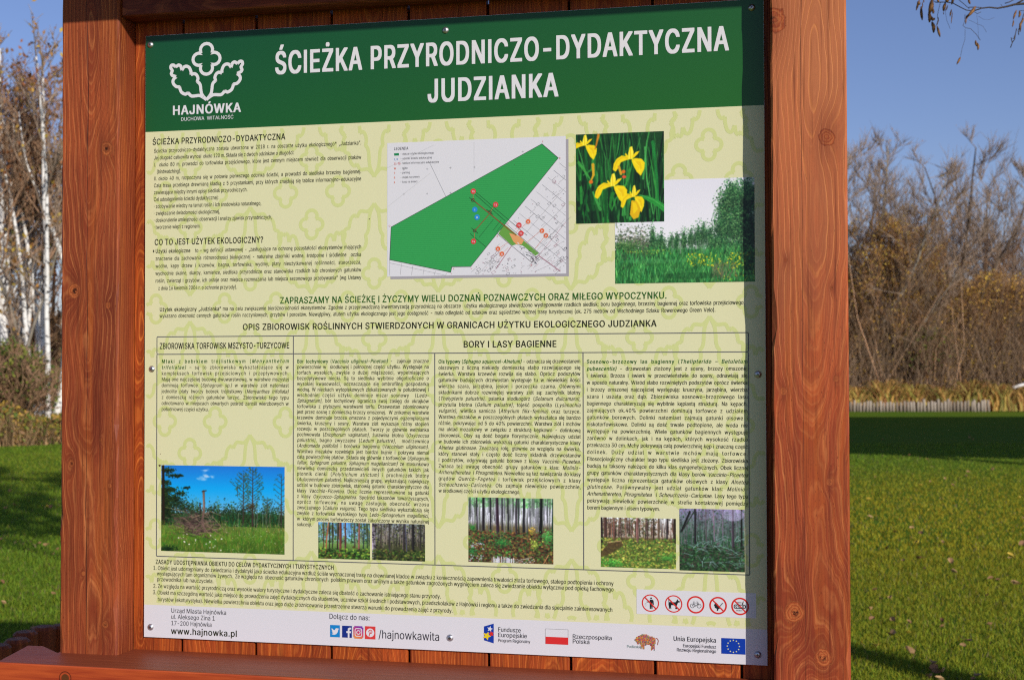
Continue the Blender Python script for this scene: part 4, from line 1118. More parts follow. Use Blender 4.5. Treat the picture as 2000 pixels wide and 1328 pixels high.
for (x, y_) in ((210, 555), (210, 350), (405, 345), (600, 335), (405, 550), (600, 545), (800, 330), (1400, 515), (1205, 200)):
    ln([(x - 9, y_), (x + 9, y_)], 0.0004, LG, 4.3); ln([(x, y_ - 9), (x, y_ + 9)], 0.0004, LG, 4.35)
tag(m.build('map_linework', M_INK, mapo), kind='stuff')
mk = [('T5', 791, 532, 'r'), ('T3', 978, 643, 'r'), ('T4', 793, 950, 'r'), ('T2', 1173, 815, 'r'), ('T1', 1190, 883, 'r'), ('W', 1250, 784, 'o'), ('P', 1366, 861, 'o'), ('P', 1399, 901, 'o'), ('K', 998, 1012, 'o'), ('R', 1030, 1054, 'o'), ('I', 804, 684, 'u'), ('II', 823, 748, 'u')]
CK = {'r': rgb(228, 70, 70, 0.8), 'o': rgb(238, 110, 64, 0.8), 'u': rgb(44, 150, 225, 0.8)}
for t, x, y_, c_ in mk:
    m = MB(); a = MPx(x, y_); disc(m, a[0], a[1], 0.0052 if c_ != 'o' else 0.0050, 6.2, rgb(248, 210, 190, 0.8) if c_ == 'o' else CK[c_], 20)
    if c_ == 'o': disc(m, a[0], a[1], 0.0042, 6.4, CK[c_], 20)
    o = m.build('map_marker', M_INK, mapo)
    tp = TextPart(); w_ = 0.0056 if len(t) == 2 and t != 'II' else 0.0034 if t != 'I' else 0.0012
    tp.line(t, a[0] - w_ / 2 - 0.0003, a[1] - 0.0021, 0.0062, 0.9, width=w_ + 0.0005, base='b', ink='w', n=6.8, res=1); tp.build('marker_letter', MATS, mapo)
def mt(txt, x, y_, x2, cap, ink='k', base='n'):
    a = MPx(x, y_); b = MPx(x2, y_); e = (MPx(x, y_ - cap)[1] - a[1]) / CAPH
    tq.line(txt, a[0], a[1], e, 0.9, width=b[0] - a[0], base=base, ink=ink, n=5, res=1)
tq = TextPart()
mt('LEGENDA', 127, 188, 248, 24, 'd', 'm')
for i, (kx, kx2, kt, ki, txt, x2) in enumerate((('', 0, '', '', '- obszar użytku ekologicznego', 463), (128, 162, 'I, II', 'u', '- odcinki ścieżki edukacyjnej', 446), (127, 182, 'T1-T5', 'r', '- tablice informacyjno edukacyjne', 505), (127, 145, 'W', 'o', '- wiata', 241), (127, 138, 'P', 'o', '- parking', 261), (127, 138, 'R', 'o', '- stojak na rowery', 343), (127, 138, 'K', 'o', '- kosz na śmieci', 323))):
    yy = 230 + i * 38.6
    mt(txt, 180, yy - (2 if i < 3 else 0), x2, 17, 'd', 'n')
    if kt: mt(kt, kx, yy + 4, kx2, 17, ki, 'b')
mt('O', 82, 828, 98, 14, 'r'); mt('A', 985, 915, 1000, 14, 'r'); mt('E', 1508, 262, 1522, 14, 'r'); mt('F', 1366, 124, 1376, 14, 'r'); mt('C', 1076, 805, 1088, 14, 'r'); mt('B', 1270, 1155, 1284, 16, 'r'); mt('K', 622, 1186, 634, 14, 'r'); mt('L', 770, 1180, 780, 14, 'r'); mt('J', 604, 1226, 612, 14, 'r')
for o in tq.build('map_lettering', MATS, mapo): tag(o, kind='stuff')
m = MB(); a = MPx(128, 234); b = MPx(169, 214); rect(m, a[0], a[1], b[0], MPx(128, 214)[1], 4, rgb(24, 140, 84, 0.8)); m.build('legend_swatch', M_INK, mapo)
# ------------------------------------------------------------------ the printed photographs (flat prints: each a fine grid of coloured cells)
class Canvas:
    def __init__(s, w, h, seed=0):
        s.w, s.h = w, h; s.a = np.zeros((h, w, 3)); s.r = np.random.default_rng(seed)
        s.yy, s.xx = np.mgrid[0:h, 0:w].astype(float)
    def vgrad(s, stops, y0=0, y1=None):
        y1 = y1 or s.h
        t = (np.arange(y0, y1) - y0) / max(1, y1 - y0 - 1)
        for k in range(3): s.a[y0:y1, :, k] = np.interp(t, [q[0] for q in stops], [q[1][k] for q in stops])[:, None]
    def disc(s, x, y, rx, ry, c, al=1.0):
        x0, x1 = int(max(0, x - rx - 1)), int(min(s.w, x + rx + 2)); y0, y1 = int(max(0, y - ry - 1)), int(min(s.h, y + ry + 2))
        if x0 >= x1 or y0 >= y1: return
        d = ((s.xx[y0:y1, x0:x1] - x) / rx) ** 2 + ((s.yy[y0:y1, x0:x1] - y) / ry) ** 2
        m = np.clip((1.15 - d) * min(rx, ry) + 0.2, 0, 1)[..., None] * al
        s.a[y0:y1, x0:x1] = s.a[y0:y1, x0:x1] * (1 - m) + np.array(c) * m
    def line(s, pts, w, c, al=1.0, w1=None):
        w1 = w if w1 is None else w1; n = len(pts) - 1
        for i in range(n):
            (xa, ya), (xb, yb) = pts[i], pts[i + 1]
            ww0 = w + (w1 - w) * i / n; ww1 = w + (w1 - w) * (i + 1) / n; wm = max(ww0, ww1)
            x0, x1 = int(max(0, min(xa, xb) - wm - 1)), int(min(s.w, max(xa, xb) + wm + 2)); y0, y1 = int(max(0, min(ya, yb) - wm - 1)), int(min(s.h, max(ya, yb) + wm + 2))
            if x0 >= x1 or y0 >= y1: continue
            X, Y = s.xx[y0:y1, x0:x1], s.yy[y0:y1, x0:x1]; dx, dy = xb - xa, yb - ya; L = dx * dx + dy * dy + 1e-9
            t = np.clip(((X - xa) * dx + (Y - ya) * dy) / L, 0, 1); d = np.hypot(X - xa - t * dx, Y - ya - t * dy)
            m = np.clip((ww0 + (ww1 - ww0) * t) / 2 - d + 0.5, 0, 1)[..., None] * al
            s.a[y0:y1, x0:x1] = s.a[y0:y1, x0:x1] * (1 - m) + np.array(c) * m
    def poly(s, P, c, al=1.0):
        xs = [p[0] for p in P]; ys = [p[1] for p in P]
        x0, x1 = int(max(0, min(xs))), int(min(s.w, max(xs) + 2)); y0, y1 = int(max(0, min(ys))), int(min(s.h, max(ys) + 2))
        if x0 >= x1 or y0 >= y1: return
        X, Y = s.xx[y0:y1, x0:x1], s.yy[y0:y1, x0:x1]; m = np.zeros(X.shape)
        for ox, oy in ((0.25, 0.25), (-0.25, -0.25), (0.25, -0.25), (-0.25, 0.25)):
            ins = np.zeros(X.shape, bool)
            for i in range(len(P)):
                xa, ya = P[i - 1]; xb, yb = P[i]
                if ya == yb: continue
                cnd = ((ya > Y + oy) != (yb > Y + oy)) & (X + ox < (xb - xa) * (Y + oy - ya) / (yb - ya) + xa); ins ^= cnd
            m += ins * 0.25
        m = m[..., None] * al
        s.a[y0:y1, x0:x1] = s.a[y0:y1, x0:x1] * (1 - m) + np.array(c) * m
    def dots(s, n, bx, cols, r=(0.6, 1.6), al=(0.5, 1.0), den=None, var=0.25):
        k = 0; x = s.r.uniform(bx[0], bx[2], n * 3); y = s.r.uniform(bx[1], bx[3], n * 3)
        for i in range(n * 3):
            if k >= n: break
            if den is not None and s.r.random() > den(x[i], y[i]): continue
            c = np.array(cols[s.r.integers(len(cols))]) * (1 + s.r.uniform(-var, var)); q = s.r.uniform(*r)
            s.disc(x[i], y[i], q * s.r.uniform(0.8, 1.5), q, c, s.r.uniform(*al)); k += 1
    def clump(s, x, y, rx, ry, n, cols, r=(0.7, 2.0), dark=0.45, fill=False):
        if fill:
            for i in range(16):
                a = s.r.uniform(0, 6.28); q = s.r.uniform(0, 0.62); s.disc(x + math.cos(a) * rx * q, y + math.sin(a) * ry * q, rx * 0.34, ry * 0.30, np.array(cols[0]) * 0.5, 0.35)
        for i in range(n):
            a = s.r.uniform(0, 2 * np.pi); q = min(1.35, abs(s.r.normal(0, 0.55)) + 0.25 * s.r.random())
            px, py = x + math.cos(a) * rx * q, y + math.sin(a) * ry * q
            lum = 1.0 - dark * (0.5 + 0.5 * (py - y) / ry) + s.r.uniform(-0.25, 0.25)
            s.disc(px, py, s.r.uniform(*r), s.r.uniform(*r) * 0.8, np.array(cols[s.r.integers(len(cols))]) * lum, 0.85)
    def strokes(s, n, bx, cols, L=(4, 12), w=(0.8, 1.6), ang=(-1.8, -1.3), al=0.8, curve=0.3):
        for i in range(n):
            x = s.r.uniform(bx[0], bx[2]); y = bx[1] + (bx[3] - bx[1]) * (i / n); l = s.r.uniform(*L); a = s.r.uniform(*ang)
            c = np.array(cols[s.r.integers(len(cols))]) * (1 + s.r.uniform(-0.3, 0.3)); b = a + s.r.uniform(-curve, curve)
            s.line([(x, y), (x + math.cos(a) * l * 0.5, y + math.sin(a) * l * 0.5), (x + math.cos(a) * l * 0.5 + math.cos(b) * l * 0.5, y + math.sin(a) * l * 0.5 + math.sin(b) * l * 0.5)], s.r.uniform(*w), c, al, 0.5)
M_PHOTO = attr_mat('photo_print', 0.36, 0.4)
def photo(name, label, px, cv, n=4, k=1.0):
    """px: photo corners (x0,y0 top left), (x1,y1 bottom right)"""
    (xa, ya), (xb, yb) = px
    p0 = B(xa, ya); p1 = B(xb, yb)
    h, w = cv.h, cv.w
    gx = np.linspace(p0[0], p1[0], w + 1); gz = np.linspace(p0[1], p1[1], h + 1)
    XX, ZZ = np.meshgrid(gx, gz)
    V = np.stack([XX.ravel(), np.full(XX.size, LY(n)), ZZ.ravel() + G], 1)
    i = (np.arange(h)[:, None] * (w + 1) + np.arange(w)[None, :]).ravel()
    F = np.stack([i + w + 1, i + w + 2, i + 1, i], 1)
    q = np.pad(cv.a, ((1, 1), (1, 1), (0, 0)), 'edge'); bl = (q[1:-1, 1:-1] * 4 + (q[:-2, 1:-1] + q[2:, 1:-1] + q[1:-1, :-2] + q[1:-1, 2:]) * 2 + q[:-2, :-2] + q[:-2, 2:] + q[2:, :-2] + q[2:, 2:]) / 16
    lf = cv.r.normal(0, 1, (h // 9 + 3, w // 9 + 3)); yi, xi = cv.yy / 9, cv.xx / 9; y0, x0 = yi.astype(int), xi.astype(int); fy, fx = (yi - y0)[..., None], (xi - x0)[..., None]; L_ = lf[..., None]
    lo = (L_[y0, x0] * (1 - fy) * (1 - fx) + L_[y0 + 1, x0] * fy * (1 - fx) + L_[y0, x0 + 1] * (1 - fy) * fx + L_[y0 + 1, x0 + 1] * fy * fx)
    cva = (bl * 0.7 + cv.a * 0.3) * (1 + 0.06 * lo * (bl.max(axis=2, keepdims=True) < 0.75)) * (1 + cv.r.normal(0, 0.05, (h, w, 1)) * (bl.max(axis=2, keepdims=True) < 0.75))
    a = np.clip(cva, 0, 1).reshape(-1, 3)
    a = np.where(a <= 0.04045, a / 12.92, ((a + 0.055) / 1.055) ** 2.4) * k
    o = mesh_np(name, V, F, M_PHOTO, panel, WORG[panel.name], col=a)
    o['label'] = label
    return o
c8 = lambda r, g, b: np.array((r, g, b)) / 255.0

def p_iris():
    c = Canvas(172, 176, 1); c.vgrad([(0, c8(24, 66, 26)), (1, c8(12, 44, 16))])
    G_ = [c8(22, 96, 34), c8(40, 128, 48), c8(16, 70, 28), c8(10, 48, 20), c8(60, 150, 66), c8(8, 30, 14)]
    for i in range(190):
        x = c.r.uniform(-10, 182); y = c.r.uniform(90, 215); L = c.r.uniform(60, 190); a = -math.pi / 2 + c.r.normal(0, 0.12) + (x - 95) * 0.0012
        col = G_[c.r.integers(6)] * c.r.uniform(0.7, 1.15); b = a + c.r.normal(0, 0.12)
        c.line([(x, y), (x + math.cos(a) * L / 2, y + math.sin(a) * L / 2), (x + math.cos(a) * L / 2 + math.cos(b) * L / 2, y + math.sin(a) * L / 2 + math.sin(b) * L / 2)], c.r.uniform(1.5, 6), col, 0.85, 1)
    for (pts, w, col) in ((((18, 30), (24, 90), (16, 176)), 5, c8(20, 90, 34)), (((36, 36), (30, 70), (14, 80)), 6, c8(44, 130, 52)), (((5, 55), (22, 80), (30, 92)), 6, c8(60, 150, 60)), (((105, 72), (98, 100), (78, 128), (70, 150)), 5, c8(48, 140, 50)), (((72, 118), (66, 140), (70, 152)), 7, c8(36, 120, 40)), (((135, 30), (138, 90), (150, 160)), 4, c8(70, 160, 76)), (((150, 20), (158, 90), (162, 170)), 7, c8(28, 120, 48))):
        c.line(pts, w, col, 1, 2)
    for i in range(16): c.disc(c.r.uniform(0, 50), c.r.uniform(95, 176), 2.5, 6, c8(10, 22, 12), 0.6)
    c.poly([(120, 122), (140, 124), (160, 134), (172, 142), (172, 158), (158, 146), (142, 136)], c8(40, 140, 52)); c.line([(124, 122), (150, 132), (172, 148)], 1, c8(90, 185, 90))
    Y1, Y2, Y3, OR = c8(246, 214, 8), c8(222, 176, 6), c8(255, 236, 60), c8(224, 110, 20)
    def iris(x, y, s, flip=1):
        T = lambda P: [(x + a * s * flip, y + b * s) for a, b in P]
        c.poly(T([(-2, 0), (-8, -6), (-18, -8), (-28, -2), (-34, 8), (-36, 20), (-30, 24), (-24, 16), (-20, 6), (-10, 2)]), Y1); c.line(T([(-3, -1), (-16, -5), (-28, 4), (-33, 18)]), 1.2, Y2)
        c.poly(T([(2, 0), (10, -2), (22, 0), (28, 8), (27, 20), (20, 34), (12, 26), (6, 14), (2, 4)]), Y1); c.poly(T([(10, 4), (20, 6), (22, 20), (16, 20)]), Y2, 0.5); c.line(T([(6, 4), (16, 14), (19, 28)]), 1, Y3)
        c.poly(T([(-5, 0), (-5, -12), (-2, -24), (3, -26), (6, -14), (4, 0)]), Y3); c.poly(T([(2, -6), (10, -14), (18, -16), (14, -10), (6, -2)]), Y1); c.poly(T([(-6, -2), (-12, -10), (-10, -13), (-4, -6)]), Y1)
        c.line(T([(-1, -22), (0, 0)]), 1.2, Y2)
    iris(17, 22, 0.85); iris(107, 52, 0.98); iris(72, 104, 1.0); iris(113, 126, 0.9, 0.8)
    c.poly([(108, 132), (118, 134), (126, 150), (122, 166), (112, 170), (105, 160)], Y2); c.poly([(110, 136), (117, 138), (121, 150), (112, 160)], Y1, 0.8)
    c.line([(44, 2), (40, 20), (37, 30)], 5, c8(190, 120, 20), 1, 2); c.line([(33, 60), (34, 80), (29, 92)], 6, c8(215, 165, 30), 1, 3); c.disc(29, 94, 4, 3.5, OR)
    c.disc(93, 76, 3.5, 3.5, OR); c.disc(94, 86, 4, 3, c8(230, 80, 50)); c.line([(84, 66), (88, 80)], 5, c8(210, 160, 30))
    return c
def p_meadow():
    c = Canvas(274, 204, 2); c.a[:] = c8(226, 224, 232)
    c.vgrad([(0, c8(222, 220, 230)), (0.6, c8(232, 230, 236)), (1, c8(230, 230, 232))])
    GG = [c8(50, 116, 60), c8(80, 146, 80), c8(34, 84, 50), c8(120, 174, 104), c8(20, 56, 36)]
    GW = [c8(86, 110, 84), c8(120, 140, 100), c8(60, 84, 60), c8(140, 130, 110)]
    c.a[138:, :] = c8(28, 84, 36)
    for x, t in ((8, 96), (24, 92), (40, 94), (56, 97), (64, 108)): c.clump(x, 130, 13, 133 - t, 420, GW)
    for x, t, w in ((75, 90, 8), (92, 102, 8), (84, 112, 9), (112, 108, 9), (122, 104, 8), (136, 100, 10), (150, 96, 10), (164, 88, 10), (176, 84, 10), (188, 92, 10)):
        c.clump(x, (t + 146) / 2, w, (146 - t) / 2, 420, GG, (0.6, 1.5), 0.45, True)
        c.clump(x, t + 8, 2.2, 10, 30, GG, (0.5, 1.2))
    c.clump(20, 132, 30, 12, 900, [c8(70, 120, 60), c8(50, 100, 50), c8(120, 160, 90)]); c.clump(85, 136, 28, 10, 700, [c8(70, 120, 66), c8(90, 140, 84), c8(40, 84, 44)])
    for i in range(34): x = c.r.uniform(104, 190); c.line([(x, 146), (x + c.r.normal(0, 1), c.r.uniform(116, 130))], 0.8, c8(150, 160, 150), 0.6)
    for x, y, rx, ry in ((218, 60, 20, 34), (232, 34, 20, 26), (250, 60, 26, 50), (262, 40, 20, 40), (240, 100, 34, 40), (262, 110, 24, 50), (212, 100, 18, 34), (205, 130, 20, 16), (230, 138, 40, 16)):
        c.clump(x, y, rx, ry, 1500, GG, (0.7, 1.8), 0.5, True)
    for i in range(140): c.disc(c.r.uniform(195, 270), c.r.uniform(20, 120), 1, 1, c8(120, 165, 110), 0.5)
    c.strokes(2600, (0, 140, 274, 206), [c8(44, 124, 50), c8(74, 158, 70), c8(34, 98, 46), c8(110, 184, 100), c8(50, 140, 78)], (5, 15), (0.8, 1.6), (-1.9, -1.2), 0.75, 0.6)
    c.disc(80, 160, 70, 4, c8(90, 170, 100), 0.25); c.disc(150, 190, 60, 6, c8(16, 60, 26), 0.4)
    c.dots(60, (20, 138, 110, 146), [c8(190, 200, 60)], (0.5, 1)); c.dots(240, (140, 146, 274, 172), [c8(222, 208, 30), c8(196, 190, 50)], (0.6, 1.4), den=lambda x, y: 0.35 + 0.65 * (abs(x - 158) < 14 or abs(x - 180) < 12 or abs(x - 238) < 18))
    c.dots(80, (200, 165, 274, 200), [c8(214, 204, 40)], (0.6, 1.2))
    c.strokes(140, (190, 170, 240, 200), [c8(120, 104, 84), c8(90, 84, 60)], (6, 16), (0.6, 1.2), (-2.3, -0.9), 0.6)
    for i in range(500): c.disc(c.r.uniform(246, 274), c.r.uniform(40, 190), 2, 2, c8(12, 24, 16), 0.3)
    return c
def p_bog():
    c = Canvas(240, 172, 3); c.vgrad([(0, c8(28, 118, 214)), (0.45, c8(10, 164, 240)), (0.85, c8(90, 180, 235)), (1, c8(160, 200, 225))], 0, 100)
    c.a[95:, :] = c8(50, 84, 34)
    for x, y, rx, ry, al in ((86, 9, 7, 3, 0.5), (88, 20, 9, 4, 0.55), (80, 26, 9, 4, 0.5), (100, 21, 5, 3, 0.4)):
        for i in range(14): c.disc(x + c.r.normal(0, rx * 0.4), y + c.r.normal(0, ry * 0.4), rx * 0.5, ry * 0.5, c8(196, 214, 240), al * 0.35)
    DG = [c8(22, 48, 26), c8(38, 74, 32), c8(14, 30, 20), c8(60, 96, 44), c8(48, 46, 30)]
    for x in range(0, 240, 6): c.clump(x, 96 + c.r.uniform(-6, 6) - (12 if x < 60 else 0), 7, 20, 130, DG, (0.6, 1.6))
    for x, t in ((62, 60), (70, 66), (112, 62), (140, 76), (205, 66), (222, 88)): c.clump(x, (t + 104) / 2, 5, (104 - t) / 2, 130, [c8(60, 100, 56), c8(90, 124, 70), c8(40, 76, 44)], (0.5, 1.2))
    c.strokes(500, (0, 96, 240, 122), [c8(24, 96, 60), c8(18, 60, 40), c8(40, 90, 50), c8(60, 60, 36)], (4, 12), (0.6, 1.2))
    for x, y, rx, ry in ((12, 10, 14, 6), (22, 20, 14, 4), (34, 20, 10, 3), (8, 34, 12, 6), (14, 48, 22, 6), (48, 44, 8, 3), (38, 55, 12, 4), (24, 66, 18, 8), (6, 60, 10, 26), (10, 90, 16, 28)):
        c.clump(x, y, rx, ry, int(rx * ry * 2.2), [c8(16, 40, 22), c8(34, 62, 26), c8(60, 84, 30), c8(10, 24, 16)], (0.7, 1.7))
    c.line([(3, 0), (4, 120)], 5, c8(36, 26, 20))
    def tree(x, t, b, w, sp, leaf, nb):
        c.line([(x, b), (x + 0.5, t)], w, c8(60, 44, 44), 1, 0.7)
        for i in range(nb):
            y = t + 4 + (b - t - 30) * i / nb; s_ = 1 if i % 2 else -1; L = sp * (0.35 + 0.9 * math.sin(math.pi * min(1, (y - t + 6) / max(8, b - t - 20)))) * c.r.uniform(0.6, 1.1)
            e = (x + s_ * L, y - L * 0.55); c.line([(x, y + L * 0.3), ((x + e[0]) / 2, y - L * 0.05), e], 1.1, c8(66, 56, 52), 0.9, 0.6)
            for q in range(leaf): t_ = c.r.uniform(0.3, 1.1); c.disc(x + s_ * L * t_ + c.r.normal(0, 1.5), y + L * 0.3 - L * 0.85 * t_ + c.r.normal(0, 1.5), c.r.uniform(0.7, 1.6), 1.0, c8(60, 92, 66) * c.r.uniform(0.6, 1.2), 0.8)
    tree(178, 2, 118, 3.4, 17, 9, 28); tree(160, 12, 116, 2.6, 13, 6, 20); tree(233, 14, 130, 2.4, 12, 3, 16); tree(206, 60, 118, 1.4, 8, 8, 10); tree(149, 40, 60, 0.8, 12, 6, 3)
    c.clump(176, 80, 12, 8, 120, [c8(90, 70, 40), c8(70, 60, 40)], (0.6, 1.4))
    for x in (150, 182, 186, 198, 204, 212, 228): c.line([(x, 120), (x + c.r.normal(0, 1), 92)], 0.9, c8(170, 160, 150), 0.7)
    c.vgrad([(0, c8(96, 118, 52)), (0.4, c8(82, 122, 34)), (1, c8(60, 92, 28))], 120, 172)
    c.strokes(1500, (0, 116, 240, 176), [c8(84, 132, 34), c8(60, 112, 30), c8(120, 140, 50), c8(104, 100, 40), c8(50, 96, 34), c8(134, 120, 60)], (3, 9), (0.7, 1.4), (-1.9, -1.2), 0.7)
    c.dots(60, (0, 120, 120, 172), [c8(40, 110, 30), c8(100, 110, 40)], (2, 5), (0.1, 0.3))
    c.clump(10, 168, 22, 8, 200, [c8(26, 60, 26), c8(18, 40, 20)])
    for i in range(620):
        x, y = 68 + c.r.normal(0, 20), 118 + c.r.normal(0, 12); 
        if y < 86 or y > 146: continue
        a = c.r.uniform(-3.0, 0.2) if c.r.random() < 0.7 else c.r.uniform(0, 0.6); L = c.r.uniform(4, 16)
        c.line([(x, y), (x + math.cos(a) * L, y + math.sin(a) * L * 0.7)], c.r.uniform(0.6, 1.4), (c8(74, 54, 52), c8(104, 80, 76), c8(44, 34, 34), c8(134, 110, 96))[c.r.integers(4)], 0.8)
    for a in (((90, 118), (124, 142)), ((84, 124), (104, 144)), ((60, 104), (92, 92)), ((96, 90), (122, 100)), ((46, 92), (8, 84)), ((100, 100), (128, 132))): c.line(a, 1.3, c8(150, 126, 96), 0.9, 0.7)
    c.line([(83, 50), (84, 84), (80, 112), (86, 130)], 4.2, c8(112, 88, 80)); c.line([(82, 50), (83, 84)], 1.2, c8(156, 130, 118)); c.line([(80, 51), (88, 49)], 2, c8(60, 44, 42)); c.line([(76, 74), (77, 96)], 2.4, c8(50, 38, 36))
    c.dots(190, (120, 112, 240, 172), [c8(206, 206, 180), c8(230, 230, 214), c8(190, 180, 140)], (0.35, 0.8), (0.4, 0.9)); c.dots(24, (20, 136, 120, 170), [c8(236, 230, 224)], (0.6, 1.4), (0.7, 1))
    return c
def p_forest(w, h, seed, kind):
    c = Canvas(w, h, seed)
    if kind == 'pine':                        # sunny pines, blue sky in the middle
        c.vgrad([(0, c8(70, 130, 190)), (0.4, c8(110, 160, 200)), (0.6, c8(90, 120, 60)), (1, c8(30, 50, 20))])
        c.dots(700, (0, 0, w, h * 0.55), [c8(30, 70, 26), c8(60, 100, 40), c8(20, 40, 24), c8(110, 130, 60)], (0.6, 1.8), (0.5, 0.9), den=lambda x, y: 1 if x < 42 or x > 66 or y > h * 0.4 else 0.2)
        c.strokes(160, (0, h * 0.1, w, h * 0.62), [c8(30, 30, 24), c8(60, 52, 36), c8(100, 100, 60)], (14, 30), (0.6, 1.2), (-1.62, -1.52), 0.7, 0.05)
        T = ((10, 5, 1.6, (60, 36, 28)), (13, 20, 2.6, (140, 80, 54)), (22, 1, 2, (24, 22, 20)), (28, 2, 1.8, (30, 28, 24)), (38, 1, 2.6, (34, 22, 22)), (44, 0, 5.0, (92, 48, 44)), (54, 1, 3.2, (74, 42, 44)), (73, 2, 2, (50, 40, 44)), (81, 1, 3.6, (110, 66, 62)), (90, 2, 2, (30, 36, 40)), (98, 2, 2, (34, 48, 34)))
    elif kind == 'shade':
        c.vgrad([(0, c8(110, 120, 130)), (0.4, c8(100, 96, 96)), (0.55, c8(60, 60, 40)), (1, c8(26, 34, 20))])
        c.dots(1200, (0, 0, w, h * 0.6), [c8(30, 34, 28), c8(50, 60, 36), c8(100, 110, 60), c8(70, 60, 54), c8(20, 22, 22)], (0.6, 1.6), (0.5, 0.9))
        c.strokes(160, (0, h * 0.15, w, h * 0.7), [c8(26, 24, 26), c8(60, 52, 48), c8(120, 110, 100)], (12, 34), (0.6, 1.3), (-1.62, -1.52), 0.75, 0.05)
        T = ((3.5, 0, 9, (120, 112, 124)), (17, 2, 1.6, (40, 34, 30)), (34, 2, 3.2, (44, 40, 40)), (62, 1, 3.4, (36, 30, 34)), (68, 2, 2.2, (60, 60, 76)), (80, 0, 5.5, (26, 24, 26)), (95, 2, 2.4, (36, 34, 32)))
    elif kind == 'alder':
        c.vgrad([(0, c8(120, 160, 120)), (0.2, c8(206, 206, 222)), (0.36, c8(190, 190, 200)), (0.45, c8(90, 80, 56)), (1, c8(60, 40, 28))])
        c.dots(420, (0, 0, w, h * 0.14), [c8(70, 140, 70), c8(110, 180, 100), c8(40, 90, 50)], (1, 2.4), (0.3, 0.7))
        c.strokes(260, (0, h * 0.2, w, h * 0.55), [c8(40, 40, 44), c8(60, 66, 60), c8(80, 90, 70), c8(100, 100, 110)], (30, 70), (0.7, 1.8), (-1.60, -1.54), 0.8, 0.03)
        T = ((17, 0, 3, (32, 28, 34)), (29, 0, 5.5, (28, 24, 28)), (43, 1, 3, (26, 22, 30)), (58, 0, 6.5, (40, 26, 38)), (66, 1, 3, (30, 24, 34)), (78, 1, 3.5, (24, 24, 26)), (94, 1, 2.5, (38, 30, 40)), (99, 1, 2.5, (30, 40, 36)), (108, 0, 5, (24, 22, 28)), (140, 0, 6, (18, 18, 20)), (164, 0, 4.5, (24, 40, 26)))
    elif kind == 'clearing':
        c.vgrad([(0, c8(200, 205, 210)), (0.36, c8(150, 140, 130)), (0.42, c8(70, 56, 34)), (1, c8(60, 80, 30))])
        c.dots(900, (0, 0, w, h * 0.36), [c8(60, 76, 40), c8(90, 90, 60), c8(40, 40, 30), c8(110, 80, 60)], (0.7, 1.8), (0.4, 0.9), den=lambda x, y: 1 if x < w * 0.74 else 0.12)
        c.strokes(120, (0, h * 0.2, w, h * 0.42), [c8(50, 34, 30), c8(110, 74, 60), c8(34, 26, 26)], (20, 40), (0.8, 2), (-1.62, -1.52), 0.8, 0.03)
        T = ((2, 0, 4, (30, 24, 24)), (9, 0, 7, (60, 42, 38)), (26, 2, 2, (100, 64, 56)), (40, 2, 2, (60, 44, 40)), (50, 2, 2.2, (100, 70, 60)), (72, 1, 5, (106, 74, 70)), (92, 2, 3, (60, 44, 40)), (104, 2, 3, (44, 34, 30)), (114, 2, 4, (70, 56, 44)), (130, 2, 3.5, (36, 30, 34)), (146, 0, 7, (34, 26, 20)))
    else:                                     # reeds in blue shade
        c.vgrad([(0, c8(120, 110, 150)), (0.25, c8(80, 96, 96)), (0.5, c8(40, 70, 50)), (1, c8(24, 40, 26))])
        c.dots(1400, (0, 0, w, h * 0.7), [c8(34, 66, 40), c8(50, 96, 60), c8(24, 36, 30), c8(100, 110, 120), c8(90, 70, 80)], (0.6, 1.6), (0.4, 0.8))
        c.strokes(200, (0, h * 0.15, w, h * 0.8), [c8(30, 30, 34), c8(80, 70, 80), c8(110, 110, 120)], (12, 40), (0.6, 1.3), (-1.64, -1.5), 0.6, 0.1)
        T = ((30, 1, 4, (28, 26, 32)), (52, 2, 2, (80, 66, 76)), (68, 2, 2, (110, 90, 110)), (84, 2, 2, (90, 80, 96)), (104, 0, 5, (54, 46, 56)), (120, 0, 4, (20, 22, 20)))
    s_ = {'pine': (104, 0.72), 'shade': (104, 0.74), 'alder': (166, 0.6), 'clearing': (148, 0.47), 'reed': (127, 0.5)}[kind]
    for x, k, tw, col in T:
        x = x * w / s_[0]; base = h * (s_[1] + (0.18, 0.08, 0.0)[min(k, 2)] * (0.3 if kind == 'clearing' else 1) + c.r.uniform(-0.04, 0.04)) if k < 5 else h
        if k in (5, 20): base = h * 0.98 if k == 20 else h * 0.7
        x2 = x + (7 if k == 20 else c.r.normal(0, 1.2))
        if kind == 'shade' and tw == 9: base = h
        c.line([(x, base), (x2, -2)], tw, c8(*col) * 0.85, 1, tw * 0.8); c.line([(x - tw * 0.25, base), (x2 - tw * 0.25, -2)], tw * 0.28, c8(*col) * 1.5, 0.7)
        if kind == 'shade' and tw == 9:
            for q in range(26): c.disc(x + c.r.normal(0, 2.5), c.r.uniform(0, h), 2.5, 1.2, c8(24, 20, 26), 0.8)
    f = {'pine': [c8(60, 110, 34), c8(120, 150, 50), c8(30, 60, 24), c8(16, 30, 16), c8(90, 60, 30)], 'shade': [c8(50, 80, 30), c8(20, 30, 16), c8(110, 120, 50), c8(30, 40, 20), c8(70, 60, 36)],
         'alder': [c8(60, 110, 44), c8(96, 50, 36), c8(50, 34, 24), c8(130, 100, 50), c8(40, 80, 40), c8(34, 24, 20)], 'clearing': [c8(120, 140, 50), c8(70, 110, 40), c8(160, 150, 70), c8(50, 80, 34), c8(90, 90, 40)], 'reed': [c8(30, 60, 34), c8(20, 34, 24), c8(50, 90, 50), c8(60, 50, 46)]}[kind]
    y0 = h * {'pine': 0.72, 'shade': 0.72, 'alder': 0.52, 'clearing': 0.42, 'reed': 0.6}[kind]
